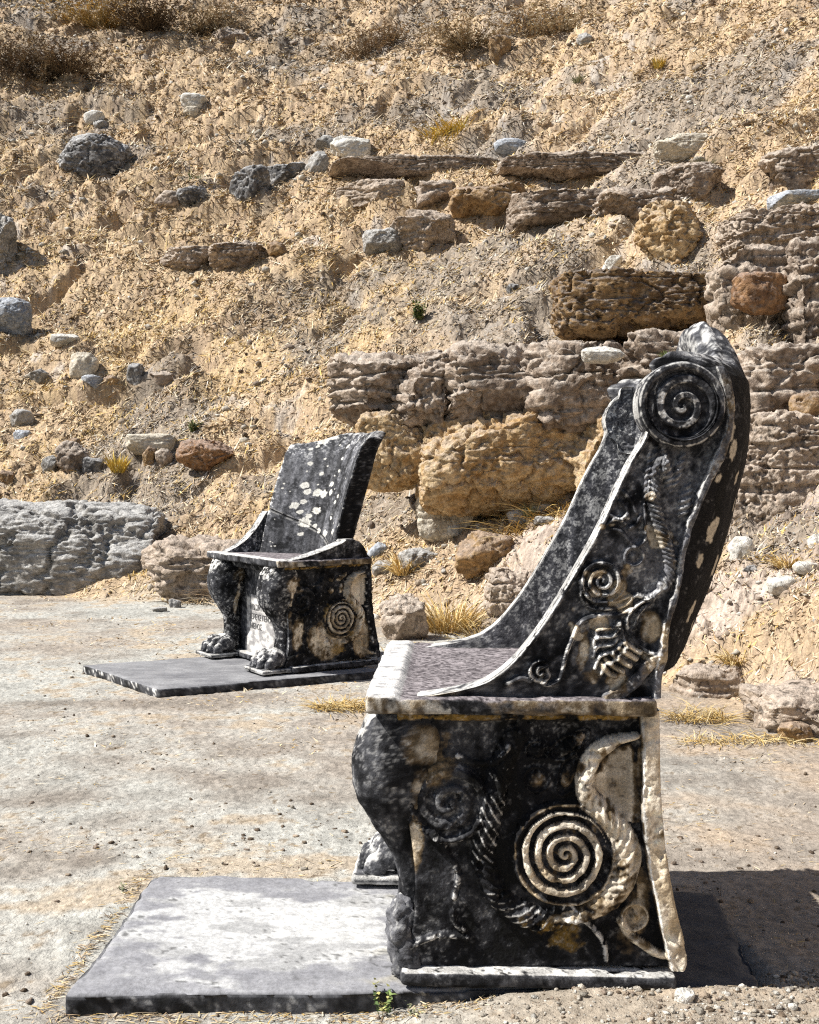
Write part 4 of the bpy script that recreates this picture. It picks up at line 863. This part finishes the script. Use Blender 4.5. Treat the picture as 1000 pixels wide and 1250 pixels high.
rock('stone', (187, 547, 211, 570), 'mauve', 'pinkish rounded stone in front of the long pale flat stone', 'stone', 3, .9, 6)
rock('stone', (174, 545, 190, 567), 'brown', 'brown stone tucked behind the pinkish rounded stone', 'stone', 3, .9, 6)
rock('boulder', (218, 532, 290, 578), 'rust', 'rust coloured faceted boulder near the spotted throne', 'boulder', 3, .9, 9, .08, .1)
rock('stone', (508, 600, 593, 648), 'pale', 'pale cream block with a sharp edge below the large ochre block', 'stone', 6, .8, 6, .06, .3)
rock('stone', (506, 584, 537, 614), 'brown', 'rounded tan stone at the corner of the pale cream block', 'stone', 2.6, .9, 6)
rock('boulder', (557, 647, 626, 706), 'brown', 'chunky brown boulder perched over a dark hollow', 'boulder', 3.6, .9, 8, .1, .02)
rock('stone', (592, 690, 665, 756), 'bed', 'sloping tan rock leaning beside the sweeping throne arm', 'rock', 3.4, .8, 7, .1, .3)
rock('boulder', (462, 722, 524, 782), 'mauve', 'rough brown boulder in dry grass behind the broken throne', 'boulder', 3, .9, 8, .12, .2)
rock('stone', (484, 668, 542, 696), 'grey', 'half-buried grey rock above the rough brown boulder', 'rock', 3, .9, 7, .12, .4)
rock('stone', (450, 660, 474, 680), 'blue', 'bluish stone showing behind the broken throne arm', 'stone', 3, .9, 6, lean=.4)
rock('stone', (454, 684, 482, 702), 'grey', 'grey stone below the bluish stone by the broken arm', 'stone', 3, .9, 6)
rock('stone', (618, 622, 652, 638), 'white', 'flat white stone under the large ochre block', 'stone', 3.4, .9, 6)
rock('stone', (650, 614, 674, 628), 'pale', 'small pale stone by the green tuft below the wall', 'stone', 3.4, .9, 6)
rock('stone', (652, 630, 678, 641), 'grey', 'flat dark-shadowed stone below the green tuft', 'stone', 3.4, .9, 6)
rock('stone', (545, 640, 562, 652), 'white', 'white chip in front of the pale cream block', 'stone', 3.4, .9, 6)
rock('stone', (889, 654, 920, 686), 'white', 'upright white stone behind the bowed throne back', 'stone', 3.6, .8, 7)
rock('stone', (907, 689, 926, 701), 'dark', 'small dark stone below the upright white stone', 'stone', 3, .8, 6)
rock('stone', (938, 702, 972, 722), 'white', 'clean white stone resting on bare pinkish bedrock', 'stone', 3, .8, 6)
rock('stone', (984, 652, 1012, 670), 'white', 'white stone at the picture edge below the tan bank', 'stone', 3, .8, 6)
rock('stone', (968, 683, 1000, 698), 'white', 'flat white stone above the one on bare bedrock', 'stone', 3, .8, 6)
rock('stone', (710, 424, 762, 440), 'white', 'flat white flake lying on the terrace wall top', 'stone', 4, .9, 6, .06, depth=7.45)
rock('bedrock_ledge', (915, 836, 1060, 898), 'bed', 'broken pale bedrock edge at the foot of the east slope', 'rock', 4, 1.4, 12, .14, .5, pits=.9)
rock('stone', (948, 878, 994, 906), 'brown', 'brown stone wedged under the broken pale bedrock edge', 'rock', 3, .9, 7, .1, .3)
rock('bedrock_ledge', (818, 812, 916, 850), 'bed', 'low tan rock step just behind the throne back', 'rock', 3.4, .9, 7, .12, .4)
rock('stone', (205, 730, 222, 742), 'dark', 'dark twig-like clod on the level ground by the broken throne', 'clod', 3, .9, 6)
rock('stone', (186, 740, 204, 747), 'grey', 'flat grey chip on the level ground near the grey boulder', 'stone', 3, .9, 6)
rock('stone', (822, 1207, 850, 1224), 'white', 'white chip in the gravel at the plinth corner', 'stone', 3, .9, 6)
rock('bedrock_outcrop', (198, 302, 268, 328), 'mauve', 'low broken outcrop on the mound beneath the dark wedge of rock', 'rock', 3.4, 1.3, 10, .16, .5)
rock('bedrock_outcrop', (256, 296, 334, 330), 'mauve', 'wider broken outcrop touching the brown pebble on the mound', 'rock', 3.4, 1.3, 10, .16, .5)
rock('bedrock_outcrop', (476, 262, 560, 306), 'bed', 'pale crumbling outcrop beside the squarish grey stone', 'rock', 3.4, 1.3, 10, .16, .5)
# ------------------------------------------------------------------ plants
def blades(P0, dirs, L, Wd, bend, colr, segs=2):
    """thin tapering blades as one mesh: arrays of base points, directions, lengths, widths"""
    n = len(P0); side = np.cross(dirs, np.array([0, 0, 1.]) + .3 * RS.normal(size=(n, 3))); side /= np.linalg.norm(side, axis=1, keepdims=True) + 1e-9
    V = []; C = []
    for k in range(segs):
        t = k / segs; c = P0 + dirs * (L * t)[:, None] + np.stack([0 * L, 0 * L, -bend * L * t * t], -1)
        w = (Wd * (1 - .45 * t))[:, None]; V += [c - side * w, c + side * w]; C += [colr, colr]
    c = P0 + dirs * L[:, None] + np.stack([0 * L, 0 * L, -bend * L], -1); V.append(c); C.append(colr)
    V = np.stack(V, 1); m = V.shape[1]; V = V.reshape(-1, 3); C = np.stack(C, 1).reshape(-1, 3)
    b = np.arange(n)[:, None] * m; Fs = []
    for k in range(segs - 1): Fs.append(np.concatenate([b + 2 * k, b + 2 * k + 1, b + 2 * k + 3, b + 2 * k + 2], 1))
    k = segs - 1; F3 = np.concatenate([b + 2 * k, b + 2 * k + 1, b + 2 * k + 2], 1)
    return V, Fs, F3, C

GOLD = np.array([[.56, .38, .13], [.62, .47, .21], [.48, .31, .10], [.66, .53, .30]]); STRAW = np.array([[.68, .55, .37], [.58, .44, .27], [.76, .67, .50], [.45, .325, .20], [.21, .15, .095]])
BROWN = np.array([[.20, .14, .09], [.30, .22, .14], [.14, .10, .07], [.36, .29, .20]]); GREEN = np.array([[.10, .16, .045], [.16, .21, .07], [.07, .11, .035], [.30, .29, .11]])
YEL = np.array([[.62, .42, .06], [.70, .50, .11], [.55, .42, .12]]); GREYG = np.array([[.24, .25, .15], [.34, .33, .20], [.15, .17, .09]])

def dry_grass():
    """the mat of dead grass over the slope: far too much of it to count"""
    n = 900000; px = RS.uniform(-90, 1090, n); q = RS.rand(n)
    # sample the slope evenly in distance along it
    y = np.exp(RS.uniform(math.log(3.8), math.log(34), n)); x = (px - 500) / F * y
    r = np.hypot(x - CX, y - CY); d = r - R0 + .5 * (fbm2(x * .9, y * .9, 3, 3) - .5)
    m = fbm2(x * 2.6, y * 2.6, 4, 91); m2 = fbm2(x * 9, y * 9, 3, 92)
    bare = sm(.60, .70, .5 * fbm2(x * 1.6, y * 1.6, 4, 73) + .5 * fbm2(x * 5, y * 5, 4, 62))
    bed = sm(.35, .75, x) * sm(-.1, .25, d) * (1 - sm(1.1, 1.6, d)) * (1 - sm(7.4, 8.2, y))
    keep = RS.rand(n) < sm(-.05, .5, d) * (.30 + .7 * sm(.40, .60, .55 * m + .45 * m2)) * (1 - .55 * bare) * (1 - .6 * bed)
    keep |= (RS.rand(n) < .05 * sm(-3.2, -.2, d) * sm(.5, .62, m))
    x, y, d, m, m2 = x[keep], y[keep], d[keep], m[keep], m2[keep]; n = len(x)
    z = terr(x, y); P = np.stack([x, y, z], -1)
    az = RS.uniform(0, 2 * math.pi, n); el = RS.uniform(.02, .75, n) ** 1.3
    D = np.stack([np.cos(az) * np.cos(el), np.sin(az) * np.cos(el), np.sin(el)], -1)
    slope = (CX - x) * 0; rad = np.stack([x - CX, y - CY], -1); rad /= np.linalg.norm(rad, axis=1, keepdims=True); up = (D[:, :2] * rad).sum(1); D[:, 2] += .55 * up * (d > 0)
    L = (.014 + .0040 * y) * RS.uniform(.5, 1.5, n) * (1 + .5 * (m2 > .58)) * (1 + 1.2 * (RS.rand(n) > .985)); L = np.where(d < 0, L * .7, L)
    W = (.0009 + .00046 * y) * RS.uniform(.7, 1.5, n)
    c = STRAW[RS.randint(0, 5, n)]; gm = sm(.50, .64, fbm2(x * 1.9, y * 1.9, 3, 71)) * (1 - sm(4, 9, d)); k = RS.rand(n) < .16 + .30 * gm; c = np.where(k[:, None], GOLD[RS.randint(0, 4, n)], c)
    k = RS.rand(n) < .5 * sm(13, 17, d); c = np.where(k[:, None], BROWN[RS.randint(0, 4, n)], c)
    k = RS.rand(n) < .45 * sm(.50, .6, fbm2(x * .8, y * .8, 4, 72)); c = np.where(k[:, None], np.array([.47, .42, .36]) * RS.uniform(.5, 1.2, (n, 1)), c)
    c = c * RS.uniform(.7, 1.15, (n, 1))
    V, Fs, F3, C = blades(P, D, L, W, .15, c, 1)
    tag(new_obj('dry_grass', V, Fs + [F3], M_STRAW, col=C, smooth=False), kind='stuff')
dry_grass()

def gravel():
    n = 9000; px = RS.uniform(-60, 1060, n); py = RS.uniform(715, 1262, n); G = at_z(px, py, -.04); x, y = G[:, 0], G[:, 1]
    n2 = 11000; x2 = RS.uniform(HEAPX - .15, .95, n2); y2 = RS.uniform(1.78, 2.13, n2) ; x = np.r_[x, x2]; y = np.r_[y, y2]
    n3 = 26000; px = RS.uniform(-60, 1060, n3); y3 = np.exp(RS.uniform(math.log(4), math.log(32), n3)); x = np.r_[x, (px - 500) / F * y3]; y = np.r_[y, y3]
    kind = np.r_[np.zeros(n), np.ones(n2), np.full(n3, 2)]
    r = np.hypot(x - CX, y - CY); d = r - R0
    cl = fbm2(x * 2.4, y * 2.4, 3, 55)
    p = np.where(kind == 0, (.10 + .55 * sm(.5, .62, cl)) * (d < .3), np.where(kind == 1, sm(HEAPX - .12, HEAPX + .12, x + .15 * (cl - .5)) * (.25 + .65 * sm(.42, .6, fbm2(x * 11, y * 11, 3, 58))) + .1, (d > -.1) * (.12 + .88 * sm(.52, .66, fbm2(x * 1.1, y * 1.1, 3, 57)))))
    k = RS.rand(len(x)) < p; x, y, kind, d = x[k], y[k], kind[k], d[k]; n = len(x)
    s = np.where(kind == 0, .0015 + .0075 * RS.rand(n) ** 6, np.where(kind == 1, .0012 + .0070 * RS.rand(n) ** 9, (.005 + .0014 * y) * (.5 + 1.6 * RS.rand(n) ** 4)))
    D, Fc = ico(1); V = D[None] * s[:, None, None]; V = V * (1 + .95 * (RS.rand(n, len(D), 1) - .5)); V = V * RS.uniform(.6, 1.3, (n, 1, 3)) * np.array([1, 1, .7])
    V = V + np.stack([x, y, terr(x, y) + s * .2], -1)[:, None]
    base = np.array([[.40, .36, .30], [.32, .255, .19], [.14, .105, .075], [.56, .53, .47], [.26, .205, .16]])
    pr = np.where(kind == 0, 0, 1); ch = np.where(kind == 0, RS.choice(5, n, p=[.12, .2, .45, .05, .18]), np.where(kind == 1, RS.choice(5, n, p=[.36, .2, .06, .30, .08]), RS.choice(5, n, p=[.28, .2, .12, .28, .12])))
    c = base[ch] * RS.uniform(.75, 1.2, (n, 1)); C = np.repeat(c[:, None], len(D), 1).reshape(-1, 3)
    Fs = (Fc[None] + (np.arange(n) * len(D))[:, None, None]).reshape(-1, 3)
    tag(new_obj('gravel', V.reshape(-1, 3), [Fs], M_ROCK, col=C, smooth=False), kind='stuff')
gravel()

def litter():
    """wisps of straw and bits of twig lying on the level ground"""
    n = 15000; px = RS.uniform(-60, 1060, n); py = RS.uniform(715, 1262, n)
    m_ = 1500; ex_ = RS.uniform(60, 600, m_); ey_ = 1240 + RS.normal(0, 7, m_) + 5 * np.sin(ex_ * .03); k_ = RS.rand(m_) < .35; ey_[k_] = RS.uniform(1062, 1235, k_.sum()); ex_[k_] = 190 - (ey_[k_] - 1062) * .76 - np.abs(RS.normal(0, 9, k_.sum())) - 3
    px[:m_] = ex_; py[:m_] = ey_; G = at_z(px, py, -.04); x, y = G[:, 0], G[:, 1]
    d = np.hypot(x - CX, y - CY) - R0; w = fbm2(x * 1.6, y * 5, 4, 65) * .5 + fbm2(x * 4, y * 4, 3, 66) * .5
    edge = np.exp(-((py - 1232) / 14.) ** 2) * (px < 620) * .6 + .5 * np.exp(-((px - (190 - (py - 1062) * .74) + 14) / 12.) ** 2) * (py > 1050) * (py < 1215)
    k = (RS.rand(n) < .05 + .8 * sm(.54, .64, w) + .4 * sm(-1.2, 0, d) + .22 * sm(.35, .8, x) * sm(.42, .6, w) + edge) & (d < .2); k[:m_] = RS.rand(m_) < .75; x, y = x[k], y[k]; n = len(x)
    az = np.where(RS.rand(n) < .6, RS.normal(.15, .5, n), RS.uniform(0, 6.28, n)); el = RS.uniform(-.02, .16, n); D = np.stack([np.cos(az) * np.cos(el), np.sin(az) * np.cos(el), np.sin(el)], -1)
    z = terr(x, y); P = np.stack([x, y, z + .002], -1); L = RS.uniform(.008, .03, n) * (1 + 1.5 * (RS.rand(n) > .95)); W = RS.uniform(.0004, .0010, n) * (1 + .14 * y)
    c = np.where(RS.rand(n, 1) < .35, BROWN[RS.randint(0, 4, n)] * .8, np.where(RS.rand(n, 1) < .5, GOLD[RS.randint(0, 4, n)] * .8, STRAW[RS.randint(0, 5, n)]))
    V, Fs, F3, C = blades(P, D, L, W, .05, c, 2); tag(new_obj('straw_litter', V, Fs + [F3], M_STRAW, col=C, smooth=False), kind='stuff')
litter()

def tuft(name, box, pal, label, cat='tuft', n=90, spread=.5, wf=1., group=None, leafy=False, depth=None, bend=.25, z=None):
    x0, y0, x1, y1 = box; xm = (x0 + x1) / 2
    if depth: g = at_depth(xm, y1, depth)
    elif z is not None: g = at_z(xm, y1, z)
    else: Y = raycast(xm, y1 - 1); g = at_depth(xm, y1 - 1, Y); g[2] = terr(g[0], g[1])
    k = g[1] / F; w = (x1 - x0) * k / 2; h = (y1 - y0) * k
    R = np.random.RandomState(int(x0 * 3 + y0) % 9999)
    az = R.uniform(0, 2 * math.pi, n); rr = w * .45 * np.sqrt(R.rand(n)); P = np.stack([rr * np.cos(az), rr * np.sin(az), -.02 * h + 0 * az], -1)
    if w > .9 * h:
        P[:, 0] = R.uniform(-.9, .9, n) * w; P[:, 1] = R.normal(0, .35, n) * min(w, 1.5 * h); P[:, 2] = terr(P[:, 0] + g[0], P[:, 1] + g[1]) - g[2] - .05 * h; spread = min(spread, 1.4) * min(1, 1.2 * h / w)
    D = np.stack([np.cos(az + R.normal(0, .6, n)) * spread * w / h * R.uniform(.2, 1.4, n), np.sin(az + R.normal(0, .6, n)) * spread * w / h * R.uniform(.2, 1.4, n), R.uniform(.6, 1., n)], -1)
    L = h * R.uniform(.5, 1.12, n); W = np.full(n, k * .55 * wf) * R.uniform(.7, 1.3, n)
    c = pal[R.randint(0, len(pal), n)] * R.uniform(.65, 1.2, (n, 1))
    if leafy:   # short side leaves up each stem
        m = 7; t = R.uniform(.15, 1, (n, m)); Q = (P[:, None] + D[:, None] * (L[:, None] * t)[..., None]).reshape(-1, 3); a2 = R.uniform(0, 6.28, n * m)
        D2 = np.stack([np.cos(a2), np.sin(a2), R.uniform(-.1, .9, n * m)], -1); D2 /= np.linalg.norm(D2, axis=1, keepdims=True)
        V, Fs, F3, C = blades(np.concatenate([P, Q]), np.concatenate([D, D2]), np.concatenate([L, h * R.uniform(.10, .22, n * m)]), np.concatenate([W * .6, np.full(n * m, k * 1.0 * wf)]), bend, np.concatenate([c * .7, np.repeat(c, m, 0) * R.uniform(.7, 1.3, (n * m, 1))]), 2)
    else: V, Fs, F3, C = blades(P, D, L, W, bend, c, 3)
    o = new_obj(name, V, Fs + [F3], M_STRAW, col=np.clip(C, .01, .8), smooth=False); o.location = g
    return tag(o, label, cat, group)
tuft('grass_tuft', (520, 134, 570, 160), YEL * .9, 'wide golden tuft above the highest seat row', n=260, spread=1.2)
tuft('grass_tuft', (793, 59, 814, 82), YEL, 'bright yellow upright tuft near the top of the slope', n=110, spread=.8)
tuft('grass_tuft', (695, 86, 712, 102), GREYG, 'small olive tuft below the bright yellow upright tuft', n=70, spread=.9)
tuft('grass_tuft', (128, 538, 160, 576), YEL, 'yellow feathery tuft beside the long pale flat stone', n=190, spread=.8)
tuft('green_weed', (503, 364, 520, 392), GREEN, 'dark green weed on the mound above the terrace wall', 'weed', 60, .7, leafy=True)
tuft('green_weed', (228, 508, 246, 526), GREEN, 'dark green weed above the rust coloured boulder', 'weed', 50, .8, leafy=True)
tuft('green_weed', (632, 616, 660, 640), GREYG, 'grey green bushy tuft just under the large ochre block', 'weed', 120, .9)
tuft('green_weed', (804, 418, 832, 444), GREEN * 1.2, 'fresh green tuft on the wall behind the scroll arm', 'weed', 130, .8, depth=7.3)
tuft('green_weed', (958, 444, 986, 480), GREEN, 'green tuft on the pinkish ledge beside the throne top', 'weed', 120, .8, depth=7.05)
tuft('green_weed', (452, 1197, 485, 1236), GREEN * 1.1, 'little leafy weed growing at the front edge of the bleached slab', 'weed', 9, .8, 2.2, leafy=True, z=-.035)
tuft('green_weed', (496, 1218, 522, 1244), GREYG * 1.2, 'yellowish seedling in the gravel beside the leafy weed', 'weed', 7, .9, 1.6, leafy=True, z=-.035)
tuft('green_weed', (224, 208, 246, 220), GREEN, 'tiny green tuft near the squat dark rock', 'weed', 50, 1)
tuft('grass_tuft', (848, 180, 876, 202), GREYG, 'olive tuft beside the pale undercut stone', n=90, spread=1)
tuft('grass_tuft', (496, 690, 600, 772), GOLD, 'tall pale golden grass behind the throne seat', n=520, spread=1.1, bend=.4)
tuft('grass_tuft', (560, 724, 640, 800), GOLD, 'golden grass at the foot of the sloping tan rock', n=360, spread=1.1, bend=.4)
tuft('grass_tuft', (468, 640, 520, 700), GOLD, 'golden grass round the half-buried grey rock', n=260, spread=1.2, bend=.5)
tuft('grass_tuft', (606, 596, 700, 640), GOLD * .95, 'golden grass along the foot of the large ochre block', n=380, spread=1.6, bend=.5)
tuft('grass_tuft', (286, 634, 330, 678), GOLD, 'golden grass behind the seat of the broken throne', n=200, spread=1.3, bend=.5)
tuft('grass_tuft', (385, 838, 455, 866), GOLD * .85, 'flattened golden grass in front of the thin dark slab', n=420, spread=1.9, bend=.5)
tuft('grass_tuft', (200, 698, 310, 726), STRAW * .9, 'dry straw fringe between the bedrock hump and level ground', n=420, spread=2.6, bend=.5)
tuft('grass_tuft', (815, 842, 890, 880), GOLD * .85, 'dry golden grass under the low tan rock step', n=330, spread=1.6, bend=.5)
for i, (b, lb) in enumerate((((-30, 10, 62, 84), 'dark twiggy shrub in the top corner above the dark boulder'), ((48, 34, 112, 92), 'thin brown shrub beside the twiggy corner shrub'), ((158, -24, 206, 40), 'blackish upright shrub at the top edge of the slope'),
        ((92, -20, 150, 34), 'ochre dry shrub between the two dark shrubs'), ((232, 0, 282, 40), 'low straw coloured shrub near the brownish rock at the top'), ((540, 10, 600, 62), 'straw coloured shrub beside the upright brown rock'), ((420, 18, 486, 64), 'brown shrub in the middle of the top edge'), ((630, -10, 700, 44), 'pale grey shrub among rubble at the top'))):
    b = (b[0], b[1] + .35 * (b[3] - b[1]), b[2], b[3]); tuft('dry_shrub', b, [BROWN * .8, BROWN, BROWN * .6, GOLD * .9, STRAW * .7, STRAW * .75, BROWN * 1.3, STRAW * .9][i], lb, 'shrub', 340, 2.2, .8, 'dry shrubs along the top of the slope', leafy=True, bend=.1)
tuft('green_weed', (143, 1068, 163, 1090), GREYG * .8, 'withered dark seedling beside the bleached slab corner', 'weed', 6, .9, 1.4, leafy=True, z=-.045)
tuft('grass_tuft', (822, 884, 1000, 906), GOLD * .85, 'dry grass line along the foot of the broken bedrock edge', n=420, spread=3.5, bend=.6)
tuft('grass_tuft', (868, 760, 930, 806), GOLD * .9, 'dry grass clump halfway up the bare bedrock bank', n=200, spread=1.2, bend=.6)
tuft('grass_tuft', (936, 640, 990, 690), GOLD, 'golden grass between the white stones on the east bank', n=240, spread=1.5, bend=.6)
def twig():
    g = at_z(873, 1096, -.045); g2 = at_z(880, 1073, -.045)
    o = tuft('dry_stalk', (868, 1068, 892, 1094), BROWN * .6, 'single dark stalk leaning by the back corner of the bleached slab', 'stalk', 3, .5, .9, bend=.3, z=-.045)
twig()

# ------------------------------------------------------------------ camera, sun and sky
cam = bpy.data.cameras.new('camera'); co = bpy.data.objects.new('camera', cam); COL.objects.link(co)
co.location = (0, 0, CH); co.rotation_euler = (math.pi / 2 - ALPHA, 0, 0)
cam.sensor_fit = 'HORIZONTAL'; cam.sensor_width = 36; cam.lens = 36 * F / 1000; cam.clip_end = 600; cam.clip_start = .05
S.camera = co
EL = math.radians(50); AZ = math.radians(263)      # clockwise from +Y: the sun stands to the west, a little to the camera's side
sd = Vector((math.sin(AZ) * math.cos(EL), math.cos(AZ) * math.cos(EL), math.sin(EL)))
sun = bpy.data.lights.new('sun', 'SUN'); sun.energy = 5.0; sun.angle = math.radians(.5); sun.color = (1, .97, .92)
so = bpy.data.objects.new('sun', sun); COL.objects.link(so); so.rotation_euler = sd.to_track_quat('Z', 'Y').to_euler(); so.location = (-6, -2, 9)
w = bpy.data.worlds.new('World'); S.world = w; w.use_nodes = True; nt = w.node_tree
sk = nt.nodes.new('ShaderNodeTexSky'); sk.sky_type = 'NISHITA'; sk.sun_disc = False; sk.sun_elevation = EL; sk.sun_rotation = AZ; sk.air_density = 1; sk.dust_density = 1.2
nt.links.new(sk.outputs[0], nt.nodes['Background'].inputs[0]); nt.nodes['Background'].inputs[1].default_value = .055
S.view_settings.view_transform = 'Standard'; S.view_settings.look = 'None'; S.view_settings.exposure = .72; S.view_settings.gamma = 1
